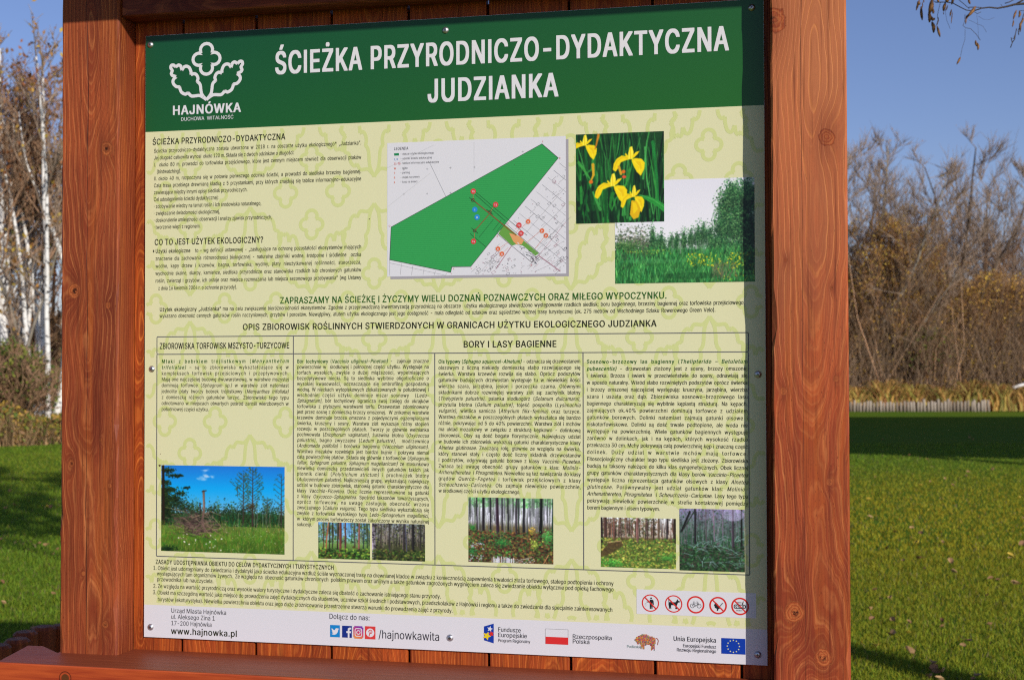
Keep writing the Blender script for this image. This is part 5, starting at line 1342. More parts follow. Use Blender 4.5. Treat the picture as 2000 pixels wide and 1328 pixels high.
    for i in range(int(w * (h - y0) / 3.2)):
        t = i / (w * (h - y0) / 3.2); y = y0 + (h - y0) * t + c.r.normal(0, 2); q = c.r.uniform(0.6, 1.9)
        c.disc(c.r.uniform(0, w), y, q * 1.4, q, f[c.r.integers(len(f))] * c.r.uniform(0.6, 1.25), c.r.uniform(0.45, 0.95))
    if kind == 'alder':
        c.clump(65, h * 0.69, 17, 9, 260, [c8(44, 120, 50), c8(30, 90, 44), c8(60, 130, 60)], (0.7, 1.6)); c.clump(8, h * 0.47, 8, 6, 60, [c8(50, 120, 50)]); c.clump(6, h * 0.83, 8, 8, 70, [c8(50, 120, 60)])
        c.clump(130, h * 0.71, 12, 14, 120, [c8(130, 150, 50), c8(170, 180, 80), c8(70, 100, 40)], (0.8, 2.2)); c.clump(155, h * 0.6, 13, 16, 200, [c8(60, 140, 60), c8(90, 160, 80)]); c.clump(122, h * 0.5, 6, 6, 50, [c8(180, 150, 60)])
        for x in range(46, 92): 
            if c.r.random() < 0.65: c.line([(x, h * c.r.uniform(0.9, 0.94)), (x, h)], 1.0, c8(196, 196, 214), 0.75)
        for x in range(84, 130): c.disc(x, h * c.r.uniform(0.93, 1.0), 1.2, 0.8, c8(180, 180, 196), 0.7)
        for i in range(40): c.disc(c.r.uniform(2, 30), h * c.r.uniform(0.7, 0.8) + (24 if i % 2 else 0), 1.6, 1, c8(170, 176, 196), 0.7)
        c.line([(92, h * 0.99), (104, h * 0.94), (124, h * 0.90)], 1.2, c8(150, 140, 130)); c.line([(146, h), (156, h * 0.86)], 1.2, c8(180, 120, 80))
    if kind == 'clearing':
        c.poly([(0, h * 0.7), (14, h * 0.52), (40, h * 0.46), (44, h * 0.55), (20, h * 0.72), (0, h * 0.8)], c8(60, 40, 30), 0.75); c.line([(12, h * 0.5), (40, h * 0.46)], 2, c8(170, 130, 100), 0.7)
        c.clump(20, h * 0.92, 24, 8, 300, [c8(60, 140, 50), c8(90, 160, 60)]); c.clump(130, h * 0.78, 20, 8, 200, [c8(70, 130, 50)])
    if kind == 'reed':
        for i in range(70):
            x, y = c.r.uniform(20, w), h * c.r.uniform(0.5, 0.95); a = c.r.uniform(-2.9, -0.2); L = c.r.uniform(8, 24)
            c.line([(x, y), (x + math.cos(a) * L, y + math.sin(a) * L * 0.6), (x + math.cos(a) * L * 1.3, y + math.sin(a) * L * 0.4)], 1.2, c8(110, 140, 140) * c.r.uniform(0.6, 1.3), 0.75, 0.5)
        c.disc(w * 0.82, 10, 20, 12, c8(190, 180, 220), 0.35); c.line([(4, 44), (20, 6)], 4, c8(20, 20, 22)); c.line([(8, 40), (30, 2)], 2, c8(30, 34, 32))
    return c
photo('trail_photograph', 'square photograph of yellow iris flowers', ((1125, 263.5), (1297.5, 433)), p_iris(), 4.9)
photo('trail_photograph', 'wide photograph of a wet meadow with a tree line', ((1201, 355), (1474.5, 550)), p_meadow(), 4, 1.0)
photo('trail_photograph', 'photograph of a bog with a dead stump under a blue sky', ((315.5, 908), (556, 1082.5)), p_bog(), 4)
photo('trail_photograph', 'small photograph of a sunny pine forest', ((622, 1019), (723, 1093)), p_forest(104, 74, 4, 'pine'), 4, 1.7)
photo('trail_photograph', 'small photograph of a shaded forest with a birch trunk', ((727, 1021), (830.5, 1096)), p_forest(104, 74, 5, 'shade'), 4, 1.7)
photo('trail_photograph', 'photograph of an alder swamp with dark trunks', ((915, 970.5), (1081, 1101.5)), p_forest(166, 130, 6, 'alder'), 4, 1.7)
photo('trail_photograph', 'photograph of a forest clearing with low shrubs', ((1173.5, 1009.5), (1320.5, 1111)), p_forest(148, 102, 7, 'clearing'), 4, 1.7)
photo('trail_photograph', 'photograph of reeds in a dim forest', ((1327, 992.5), (1455, 1117)), p_forest(127, 124, 8, 'reed'), 4, 1.5)
# remove the glyph helper
FT.o.name = 'glyph_tmp'; bpy.data.objects.remove(FT.o, do_unlink=True)

# ------------------------------------------------------------------ screws: domed galvanised heads with a cross recess
k = NT('galvanised_steel', 0.42, 0.5); k.b.inputs['Metallic'].default_value = 1.0
n_ = k.noise(k.coord('Object'), 900.0, 3, 0.6); k.color(k.mix(k.ramp(n_, [(0.3, 0.0), (0.7, 1.0)]), (0.50, 0.51, 0.54), (0.80, 0.81, 0.84))); M_STEEL = k.m
M_DIRT = flat('dried_dirt', (0.10, 0.055, 0.03), 0.8)
M_DARKM = flat('recess_dark', (0.02, 0.02, 0.02), 0.6)
def screw_head():
    mb = MB(); seg = 24; prof = [(0.0078, 0.0), (0.0080, 0.0006), (0.0068, 0.0012), (0.0064, 0.0020), (0.0052, 0.0034), (0.0030, 0.0042)]
    vs = []; fs = []
    for (r, h) in prof:
        for i in range(seg): t = 2 * math.pi * i / seg; vs.append((r * math.cos(t), -h, r * math.sin(t)))
    for a in range(len(prof) - 1):
        for i in range(seg): j = (i + 1) % seg; fs.append((a * seg + i, a * seg + j, (a + 1) * seg + j, (a + 1) * seg + i))
    fs.append(tuple(range((len(prof) - 1) * seg, len(prof) * seg)))
    mb.add(vs, [tuple(f) for f in fs], None, True)
    return mb
def cross():
    mb = MB()
    for a in (0.5, 0.5 + math.pi / 2):
        c_, s_ = math.cos(a), math.sin(a); L, w = 0.0030, 0.0007
        y = -0.00435 - (0.00006 if a < 1 else 0)
        mb.add([(x * c_ - z * s_, y, x * s_ + z * c_) for x, z in ((-L, -w), (L, -w), (L, w), (-L, w))], [(0, 1, 2, 3)])
    return mb
s0 = None
for i, (px, py) in enumerate(((293.5, 88), (870, 59.5), (1468, 15.5), (296.5, 720.5), (1480.5, 731), (294, 1224), (879, 1245), (1480, 1278))):
    p = at(px, py, -0.001); org = Vector((p[0], -0.0005, p[2]))
    if s0 is None:
        h = screw_head().mesh('screw'); h.materials.append(M_STEEL); r_ = cross().mesh('cross_recess'); r_.materials.append(M_DARKM)
        s0 = bpy.data.objects.new('screw', h); x0_ = bpy.data.objects.new('cross_recess', r_)
        a, b = s0, x0_
    else: a, b = s0.copy(), x0_.copy()
    place(a, panel, org); COL.objects.link(b) if b.name not in COL.objects else None
    b.parent = a; b.location = (0, 0, 0); a.rotation_euler = (0, rr.uniform(0, 3), 0)
    sc = 0.82; a.scale = (sc, sc, sc)
# small brown snail-like speck by the bog photograph

for (px, py, r_) in ((312.5, 908.5, 0.0024), (722, 428, 0.0010), (314, 886, 0.0008), (1005, 322, 0.0006), (430, 1010, 0.0006), (1240, 640, 0.0007), (690, 905, 0.0006)):
    mb = MB(); x_, z_ = B(px, py); n_ = 9
    pts = [(x_ + r_ * (1 + 0.35 * math.sin(i * 2.3)) * math.cos(2 * math.pi * i / n_), z_ + r_ * (0.8 + 0.3 * math.cos(i * 1.7)) * math.sin(2 * math.pi * i / n_)) for i in range(n_)]
    mb.add([(p[0], LY(8), p[1] + G) for p in pts] + [(x_, LY(8) - r_ * 0.5, z_ + G)], [(i, (i + 1) % n_, n_) for i in range(n_)]); mb.build('dirt_speck', M_DIRT, panel)
# ================================================================== TREES, THICKET, EDGINGS
def bark(name, c1, c2, sc=(8, 8, 2), birch=False):
    k = NT(name, 0.8, 0.2); co = k.coord('Object'); X, Y, Z = k.sep(co)
    v = k.comb(k.math('MULTIPLY', X, sc[0]), k.math('MULTIPLY', Y, sc[1]), k.math('MULTIPLY', Z, sc[2]))
    c = k.mix(k.ramp(k.noise(v, 1.5, 4, 0.65), [(0.35, 0.0), (0.65, 1.0)]), c1, c2)
    if birch:
        b = k.noise(k.comb(k.math('MULTIPLY', X, 3.0), k.math('MULTIPLY', Y, 3.0), k.math('MULTIPLY', Z, 7.0)), 1.6, 3, 0.7)
        c = k.mix(k.ramp(b, [(0.56, 0.0), (0.63, 1.0)]), c, (0.035, 0.030, 0.028))
    k.color(c); return k.m
M_BIRCH = bark('birch_bark', (0.74, 0.71, 0.66), (0.86, 0.84, 0.80), birch=True)
M_BGREY = bark('pale_grey_bark', (0.20, 0.17, 0.13), (0.34, 0.30, 0.24))
M_DARKB = bark('dark_bark', (0.06, 0.042, 0.030), (0.14, 0.10, 0.07))
M_TWIG = bark('twig_bark', (0.25, 0.145, 0.085), (0.44, 0.27, 0.16))
M_TWIGG = bark('grey_twig_bark', (0.24, 0.17, 0.12), (0.42, 0.31, 0.22))
M_PINEB = bark('orange_pine_bark', (0.22, 0.085, 0.04), (0.36, 0.15, 0.07))
M_LEAF = attr_mat('autumn_leaf_material', 0.6, 0.25, 0.4)
LEAFC = {'rust': [(0.36, 0.14, 0.055), (0.46, 0.20, 0.08), (0.26, 0.12, 0.055)], 'gold': [(0.60, 0.36, 0.06), (0.50, 0.25, 0.06), (0.40, 0.20, 0.06), (0.7, 0.5, 0.09)],
         'green': [(0.13, 0.19, 0.035), (0.24, 0.27, 0.04), (0.09, 0.13, 0.03)], 'brown': [(0.32, 0.18, 0.08), (0.40, 0.24, 0.10), (0.22, 0.13, 0.06)]}
def wander(p, d, L, n, r, rg, wig=0.12, up=0.05):
    pts = [Vector(p)]; d = Vector(d).normalized()
    for i in range(n):
        d = (d + Vector((rg.gauss(0, wig), rg.gauss(0, wig), rg.gauss(0, wig) + up))).normalized()
        pts.append(pts[-1] + d * (L / n))
    return pts
def lerp_path(pts, t):
    t = max(0, min(0.9999, t)) * (len(pts) - 1); i = int(t); return pts[i].lerp(pts[i + 1], t - i), (pts[i + 1] - pts[i]).normalized()
def grow(seed, H, r0, lean=(0, 0), n1=16, n2=6, n3=4, start=0.3, spread=0.35, steep=0.9, wig=0.05, leaves=0, leafc='brown', lsz=0.06, forked=0, tr=0.012):
    rg = random.Random(seed); T = MB(); Cw = MB(); tips = []
    trunks = []
    tp = wander((0, 0, 0), (lean[0], lean[1], 1), H, 9, r0, rg, wig, 0.03)
    rad = [r0 * (1 - 0.9 * (i / 9) ** 0.9) + 0.008 for i in range(10)]; rad[0] *= 1.25
    T.tube(tp, rad, 7); trunks.append((tp, r0, H))
    for q in range(forked):
        t = rg.uniform(0.05, 0.4); p, d = lerp_path(tp, t); a = rg.uniform(0, 6.28)
        dd = Vector((math.cos(a) * 0.45, math.sin(a) * 0.45, 1)); L = H * (0.95 - t); fp = wander(p, dd, L, 8, r0, rg, wig * 1.3, 0.06)
        rf = r0 * 0.7; T.tube(fp, [rf * (1 - 0.9 * i / 8) + 0.007 for i in range(9)], 6); trunks.append((fp, rf, L))
    for tp_, rr_, HH in trunks:
        for i in range(n1):
            t = start + (1 - start) * (i + rg.random()) / n1
            p, d = lerp_path(tp_, t); a = rg.uniform(0, 6.28)
            L = HH * spread * (1.15 - t) * rg.uniform(0.7, 1.2) + 0.25
            dd = Vector((math.cos(a), math.sin(a), steep + rg.uniform(-0.3, 0.4)))
            b1 = wander(p, dd, L, 4, 0, rg, 0.10, 0.05); ra = max(tr * 1.3, rr_ * 0.42 * (1.1 - t))
            Cw.tube(b1, [ra, ra * 0.8, ra * 0.6, ra * 0.45, tr * 0.6], 4, cap=False)
            for j in range(n2):
                p2, d2 = lerp_path(b1, rg.uniform(0.2, 1.0)); L2 = L * rg.uniform(0.3, 0.6)
                dv = (d2 + Vector((rg.gauss(0, 0.5), rg.gauss(0, 0.5), rg.gauss(0.22, 0.3)))).normalized()
                b2 = wander(p2, dv, L2, 3, 0, rg, 0.10, 0.10); Cw.tube(b2, [tr, tr * 0.75, tr * 0.6, tr * 0.4], 3, cap=False)
                for k_ in range(n3):
                    p3, d3 = lerp_path(b2, rg.uniform(0.15, 1.0)); dv = (d3 + Vector((rg.gauss(0, 0.42), rg.gauss(0, 0.42), rg.gauss(0.2, 0.3)))).normalized()
                    b3 = wander(p3, dv, L2 * rg.uniform(0.35, 0.7) + 0.1, 2, 0, rg, 0.10, 0.08); Cw.tube(b3, [tr * 0.7, tr * 0.5, tr * 0.3], 3, cap=False)
                    tips.extend(b3[1:])
    Lf = MB()
    if leaves and tips:
        for i in range(leaves):
            p = rg.choice(tips) + Vector((rg.gauss(0, 0.06), rg.gauss(0, 0.06), rg.gauss(0, 0.06))); s = lsz * rg.uniform(0.6, 1.3)
            a = Vector((rg.gauss(0, 1), rg.gauss(0, 1), rg.gauss(0, 1))).normalized(); b = a.orthogonal().normalized()
            c_ = rg.choice(LEAFC[leafc]); kk_ = rg.uniform(0.7, 1.3)
            Lf.add([p - a * s * 0.6, p + b * s * 0.35, p + a * s * 0.6, p - b * s * 0.35], [(0, 1, 2, 3)], tuple(v * kk_ for v in c_))
    return T, Cw, Lf
class Kind:
    def __init__(s, name, mt, mc, **kw):
        T, Cw, Lf = grow(**kw); s.name = name
        s.t = T.mesh('trunk'); s.t.materials.append(mt); s.c = Cw.mesh('crown'); s.c.materials.append(mc)
        s.l = None
        if Lf.f: s.l = Lf.mesh('foliage'); s.l.materials.append(M_LEAF)
        s.proto = None
    def put(s, pos, rz, sc, label, cat, group, tilt=(0, 0)):
        if s.proto is None:
            r = bpy.data.objects.new(s.name, None); ch = [bpy.data.objects.new('trunk', s.t), bpy.data.objects.new('crown', s.c)]
            if s.l: ch.append(bpy.data.objects.new('foliage', s.l))
            s.proto = (r, ch)
        else:
            r = s.proto[0].copy(); ch = [c.copy() for c in s.proto[1]]
        COL.objects.link(r)
        for c in ch: COL.objects.link(c); c.parent = r
        r.location = pos; r.rotation_euler = (tilt[0], tilt[1], rz); r.scale = (sc, sc, sc)
        tag(r, label, cat, group); return r
bA = Kind('birch_tree', M_BIRCH, M_TWIG, seed=11, H=8.2, r0=0.105, lean=(0.02, 0), n1=15, n2=5, n3=4, start=0.42, spread=0.26, steep=1.1, wig=0.035, leaves=260, leafc='rust', lsz=0.09)
bB = Kind('birch_tree', M_BIRCH, M_TWIG, seed=12, H=7.4, r0=0.09, lean=(-0.06, 0.02), n1=13, n2=5, n3=4, start=0.40, spread=0.30, steep=1.0, wig=0.05, leaves=160, leafc='rust', lsz=0.09, forked=1)
bC = Kind('birch_tree', M_BIRCH, M_TWIGG, seed=13, H=7.2, r0=0.055, lean=(0.05, -0.02), n1=12, n2=5, n3=3, start=0.45, spread=0.25, steep=1.2, wig=0.05, leaves=90, leafc='gold', lsz=0.08)
oA = Kind('oak_tree', M_DARKB, M_TWIG, seed=21, H=8.6, r0=0.10, n1=24, n2=7, n3=4, start=0.22, spread=0.26, steep=0.8, wig=0.03, leaves=2600, leafc='rust', lsz=0.075)
pA = Kind('pine_tree', M_PINEB, M_TWIG, seed=22, H=8.5, r0=0.12, n1=12, n2=5, n3=4, start=0.6, spread=0.22, steep=0.4, wig=0.015, leaves=1500, leafc='green', lsz=0.12)
sA = Kind('slender_tree', M_BGREY, M_TWIGG, seed=31, H=5.0, r0=0.05, lean=(0.12, 0), n1=10, n2=5, n3=3, start=0.35, spread=0.28, steep=0.9, wig=0.08, leaves=120, leafc='gold', lsz=0.08)
wA = Kind('bare_tree', M_DARKB, M_TWIGG, seed=41, H=7.6, r0=0.10, lean=(0.03, 0), n1=15, n2=7, n3=6, start=0.30, spread=0.42, steep=0.65, wig=0.06, leaves=120, leafc='gold', lsz=0.06, forked=2, tr=0.0105)
wB = Kind('bare_tree', M_DARKB, M_TWIG, seed=42, H=7.0, r0=0.08, lean=(-0.05, 0), n1=16, n2=7, n3=6, start=0.25, spread=0.40, steep=0.75, wig=0.07, leaves=500, leafc='brown', lsz=0.06, forked=2, tr=0.0105)
wC = Kind('bare_tree', M_BGREY, M_TWIGG, seed=43, H=7.6, r0=0.085, lean=(0.14, 0), n1=14, n2=6, n3=6, start=0.35, spread=0.40, steep=0.8, wig=0.06, leaves=120, leafc='gold', lsz=0.06, forked=1, tr=0.0105)
gA = Kind('golden_shrub', M_DARKB, M_TWIG, seed=51, H=5.4, r0=0.06, n1=14, n2=6, n3=4, start=0.12, spread=0.36, steep=1.0, wig=0.09, leaves=6500, leafc='gold', lsz=0.05, forked=3)
hA = Kind('brown_shrub', M_DARKB, M_TWIG, seed=52, H=3.4, r0=0.045, n1=14, n2=6, n3=4, start=0.08, spread=0.42, steep=1.0, wig=0.1, leaves=5500, leafc='brown', lsz=0.055, forked=4)
hG = Kind('green_shrub', M_DARKB, M_TWIG, seed=53, H=1.9, r0=0.03, n1=14, n2=5, n3=4, start=0.06, spread=0.5, steep=0.8, wig=0.12, leaves=1500, leafc='green', lsz=0.07, forked=4)
def gz_(px, z): p = gpx(px, z); return (p[0], p[1], -0.02)
# --- left: birches and oak, placed by where their trunks meet the ground
L_ = [(bA, 14, 27.2, 0.4, 1.0, 'thick white birch with a straight trunk near the left edge of the photo', (0, 0)), (bB, 29, 27.5, 2.0, 1.02, 'forked white birch whose two stems rise right of the thick birch', (0, 0)),
      (bA, 73, 27.5, 3.0, 0.95, 'white birch standing in the middle of the left birch group, trunk bare and upright', (0, -0.03)), (bC, 90, 27.8, 1.0, 1.15, 'thin birch leaning left, half a step left of the stand post', (0, -0.05)),
      (bB, 105, 27.8, 4.1, 1.0, 'white birch partly hidden by the left post of the stand', (0, 0)), (bC, 60, 28.8, 5.0, 1.1, 'thin birch standing behind the middle birch of the left group', (0, 0)), (bA, 44, 28.6, 5.5, 0.95, 'birch set back between the forked birch and the middle birch', (0, 0.02)),
      (bC, 2, 27.4, 2.6, 1.2, 'thin birch cut by the left edge of the photo', (0, 0)), (bA, 55, 29.5, 1.9, 0.9, 'birch set back right of the crooked slender tree', (0, -0.02)), (bB, 80, 34.5, 0.9, 1.05, 'forked birch in the second row behind the middle birch', (0, 0)),
      (bC, 22, 28.0, 3.6, 1.0, 'thin birch between the thick birch and the forked birch', (0, 0.03)), (bC, 38, 27.6, 5.2, 0.95, 'thin birch just right of the forked birch', (0, -0.03)), (bC, 66, 27.3, 1.7, 1.05, 'thin birch just left of the middle birch', (0, 0)), (bC, 81, 28.2, 0.2, 1.0, 'thin birch just right of the middle birch', (0, -0.06)),
      (bC, 98, 27.2, 2.9, 1.1, 'thin birch closest to the left post of the stand', (0, -0.03)), (bC, 112, 28.4, 4.6, 1.0, 'thin birch whose stem touches the edge of the left post', (0, -0.04)),
      (oA, 50, 35.5, 1.0, 1.04, 'rust leaved oak rising above the birches at left', (0, 0)), (oA, 10, 36.5, 2.4, 0.94, 'rust leaved oak behind the birches at the left edge', (0, 0)), (oA, 100, 38.0, 4.4, 0.84, 'rust leaved oak behind the left post of the stand', (0, 0)), (pA, 60, 34.0, 1.0, 0.7, 'orange barked pine among the birches at left', (0, 0)),
      (pA, 8, 33.5, 3.0, 0.75, 'orange barked pine at the left edge behind the birch', (0, 0)), (sA, 37, 27.0, 2.6, 1.0, 'slender pale tree with a crooked stem in front of the birches', (0, 0)), (sA, 17, 27.4, 5.8, 0.9, 'slender pale tree bending right at the left edge of the lawn', (0, 0)), (sA, 84, 28.0, 4.2, 1.05, 'slender grey tree in dry grass left of the post', (0, 0.05))]
for kd, px, z, rz, sc, lab, tl in L_: kd.put(gz_(px, z), rz, sc, lab, 'tree', 'trees at the left edge of the lawn', tl)
for i, (kd, px, z, sc) in enumerate(((hG, 10, 26.6, 1.0), (hG, 44, 26.9, 0.85), (hA, 25, 31.4, 0.8), (hA, 75, 31.6, 0.8), (hA, 104, 31.3, 0.75), (hA, -20, 29, 0.9), (gA, 16, 27.2, 0.38))):
    kd.put(gz_(px, z), i * 1.3, sc, ['low green shrub at the left edge of the lawn, nearest the frame', 'low green shrub beside the crooked slender tree', 'brown leafy shrub under the left birches', 'brown leafy shrub under the middle birch', 'dry brown shrub next to the left post', 'brown shrub just outside the left edge', 'low golden shrub at the foot of the left birches'][i], 'shrub', 'shrubs at the left edge of the lawn')
# --- right: bare trees behind the reeds
R_ = [(wC, 1650, 46.5, 0.0, 1.22, 'tall pale stemmed tree leaning out from behind the right post', (0, 0.02)), (wC, 1668, 46.0, 0.3, 0.8, 'slender pale tree leaning right beside the right post', (0, 0.22)), (wB, 1735, 50.0, 1.2, 1.02, 'bare tree with brown twigs behind the golden shrub', (0, 0)),
      (wA, 1856, 47.5, 0.5, 1.22, 'tall dark stemmed bare tree with an open crown right of the golden shrub', (0, 0.04)), (wA, 1925, 50.5, 2.5, 1.10, 'bare tree with a wide crown next to the right edge', (0, 0)), (wB, 1985, 49.0, 4.0, 0.95, 'bare brown tree at the right edge of the photo', (0, 0)),
      (wC, 1930, 46.5, 3.3, 0.82, 'pale stemmed tree leaning right near the right edge', (0, 0.25)), (wB, 1800, 52.0, 2.1, 1.06, 'bare tree standing back between the golden shrub and the tall dark tree', (0, 0)), (wB, 1690, 53.0, 3.1, 0.98, 'bare tree standing back behind the right post side', (0, 0)),
      (wA, 1610, 50.0, 1.1, 1.3, 'tall bare tree hidden behind the right post', (0, 0)), (wB, 2050, 50.0, 1.9, 1.0, 'bare tree just outside the right edge', (0, 0))]
for kd, px, z, rz, sc, lab, tl in R_: kd.put(gz_(px, z), rz, sc, lab, 'tree', 'bare trees beyond the right side of the lawn', tl)
for i, (px, z, sc) in enumerate(((1762, 46.3, 1.25), (1695, 47.0, 1.0), (1815, 47.0, 0.95), (1900, 47.2, 0.8))):
    gA.put(gz_(px, z), i * 2.1, sc, ['golden leaved shrub, largest of those beyond the lawn', 'golden shrub nearest the right post', 'golden shrub left of the tall dark tree', 'golden shrub right of the tall dark tree'][i], 'shrub', 'golden shrubs beyond the right side of the lawn')
hl = ['next to the right post', 'under the leaning pale tree', 'left of the green shrub', 'behind the green shrub', 'left of the dark stemmed tree', 'right of the dark stemmed tree', 'under the leaning tree at right', 'at the right edge of the photo']
for i in range(8):
    hA.put(gz_(1655 + i * 48, 46.3 + (i * 7 % 3) * 1.1), i * 1.9, 1.05 + 0.25 * ((i * 5) % 3) / 2, 'brown leafy shrub ' + hl[i], 'shrub', 'brown shrubs beyond the right side of the lawn')
hG.put(gz_(1802, 46.2), 0.5, 1.35, 'small yellow green shrub in front of the brown thicket at right', 'shrub', None)
# --- between, hidden by the board from here
for i, (kd, px, z, sc) in enumerate(((bA, 180, 33, 1.0), (bB, 260, 35, 1.0), (oA, 340, 37, 0.9), (bC, 430, 36, 1.0), (wA, 540, 40, 1.0), (wB, 680, 42, 1.0), (wA, 820, 43, 0.95), (wC, 960, 44, 0.9), (wB, 1090, 46, 1.0), (wA, 1230, 47, 1.0), (wB, 1360, 48, 1.0), (wC, 1480, 48, 1.0), (bA, -70, 30, 1.0), (oA, -120, 33, 0.95), (bB, -170, 31, 1.0))):
    kd.put(gz_(px, z), i * 1.7, sc, ['birch hidden behind the left side of the board', 'forked birch hidden behind the board', 'oak hidden behind the left third of the board', 'thin birch hidden behind the board', 'bare tree hidden behind the headline', 'brown twigged tree hidden behind the board', 'bare tree hidden behind the map', 'pale tree hidden behind the board', 'brown twigged tree hidden behind the right half of the board', 'bare tree hidden behind the iris photograph', 'brown twigged tree hidden behind the meadow photograph', 'pale tree hidden behind the right edge of the board', 'birch outside the left edge', 'oak outside the left edge', 'forked birch outside the left edge'][i], 'tree', None)
# --- thicket: one tangled mass of stems and dead leaves that fills the wood's floor and understorey
def thicket(name, label, px0, px1, zf, depth, hts, nst, nlf, pal, seed, lsz=0.07, stemc=(0.36, 0.25, 0.16)):
    rg = np.random.default_rng(seed)
    def pos(n):
        px = rg.uniform(px0, px1, n); z = np.interp(px, [e[0] for e in edge], [e[1] for e in edge]) + zf + depth * rg.random(n) ** 1.2
        cx = (px - 1000) / FPX * z
        return np.stack([CAM[0] + cx * math.cos(YAW) - z * math.sin(YAW), CAM[1] + cx * math.sin(YAW) + z * math.cos(YAW)], 1), px, z
    P, px, z = pos(nst)
    hh = np.interp(px, [h[0] for h in hts], [h[1] for h in hts]) * rg.uniform(0.35, 1.1, nst)
    w = rg.uniform(0.004, 0.013, nst); a = rg.uniform(0, 6.28, nst); ln_ = rg.uniform(0, 0.75, nst)
    d = np.stack([np.cos(a) * ln_, np.sin(a) * ln_, np.ones(nst)], 1)
    side = np.array([math.cos(YAW), math.sin(YAW), 0]); fwd = np.array([-math.sin(YAW), math.cos(YAW), 0])
    b0 = np.c_[P, np.full(nst, -0.05)]; m_ = b0 + d * (hh * 0.5)[:, None]; t_ = m_ + (d + rg.normal(0, 0.4, (nst, 3))) * (hh * 0.5)[:, None]
    V = np.stack([b0 - side * w[:, None], b0 + side * w[:, None], b0 + fwd * w[:, None], m_ - side * w[:, None] * 0.7, m_ + side * w[:, None] * 0.7, m_ + fwd * w[:, None] * 0.7, t_], 1).reshape(-1, 3)
    i = np.arange(nst)[:, None] * 7
    F = np.concatenate([i + q for q in ([0, 1, 4], [0, 4, 3], [1, 2, 5], [1, 5, 4], [2, 0, 3], [2, 3, 5], [3, 4, 6], [4, 5, 6], [5, 3, 6])])
    cs = np.array([stemc]) * rg.uniform(0.5, 1.6, (nst, 1)); cs[rg.random(nst) < 0.12] *= 2.0
    C1 = np.concatenate([cs] * 9)
    Q, px, z = pos(nlf); hl_ = np.interp(px, [h[0] for h in hts], [h[1] for h in hts])
    zz = hl_ * rg.random(nlf) ** 1.15
    c0 = np.c_[Q, zz]; u = rg.normal(size=(nlf, 3)); u /= np.linalg.norm(u, axis=1)[:, None]; v = np.cross(u, rg.normal(size=(nlf, 3))); v /= np.linalg.norm(v, axis=1)[:, None]
    s = (lsz * rg.uniform(0.5, 1.4, nlf))[:, None]
    V2 = np.stack([c0 - u * s, c0 + v * s * 0.5, c0 + u * s, c0 - v * s * 0.5], 1).reshape(-1, 3)
    j = np.arange(nlf)[:, None] * 4 + len(V)
    F2 = np.concatenate([j + [0, 1, 2], j + [0, 2, 3]])
    pal = np.array(pal); ci = rg.integers(0, len(pal), nlf)
    patch = np.sin(Q[:, 0] * 0.9 + 1) * np.sin(Q[:, 1] * 0.7) * 0.3
    C2 = pal[ci] * (rg.uniform(0.6, 1.35, nlf) + patch)[:, None]
    o = mesh_np(name, np.concatenate([V, V2]), np.concatenate([F, F2]), M_LEAF, col=np.concatenate([C1, C2, C2]))
    return tag(o, label=label, kind='stuff')
BR = [(0.50, 0.27, 0.09), (0.62, 0.36, 0.11), (0.38, 0.21, 0.08), (0.72, 0.42, 0.08), (0.28, 0.17, 0.07), (0.80, 0.54, 0.08)]
tag(thicket('thicket', 'tangled brown undergrowth beyond the right side of the lawn', 1560, 2120, 2.0, 9, [(1500, 4.6), (1660, 4.7), (1740, 6.0), (1800, 5.2), (1870, 4.3), (1930, 4.8), (2100, 4.4)], 11000, 120000, BR, 61, 0.040))
thicket('thicket', 'dull brown undergrowth beneath the birches at left', -120, 330, 3.4, 8, [(-100, 2.4), (60, 2.5), (120, 2.3), (330, 2.8)], 6000, 30000, [(0.30, 0.18, 0.09), (0.22, 0.14, 0.08), (0.38, 0.22, 0.11), (0.16, 0.17, 0.05), (0.44, 0.19, 0.07)], 62, 0.045)
thicket('thicket', 'brown undergrowth between the left birches and the right thicket', 330, 1560, 2.0, 7, [(330, 3.6), (1560, 4.4)], 4000, 15000, BR, 63, 0.11)
thicket('dry_grass', 'tawny dry grass at the foot of the left birches', -60, 300, 0.15, 1.6, [(-60, 0.75), (20, 0.85), (70, 0.55), (300, 0.6)], 3500, 9000, [(0.44, 0.26, 0.10), (0.26, 0.28, 0.05), (0.60, 0.40, 0.07), (0.30, 0.17, 0.08), (0.14, 0.22, 0.04)], 64, 0.05, (0.36, 0.24, 0.12))
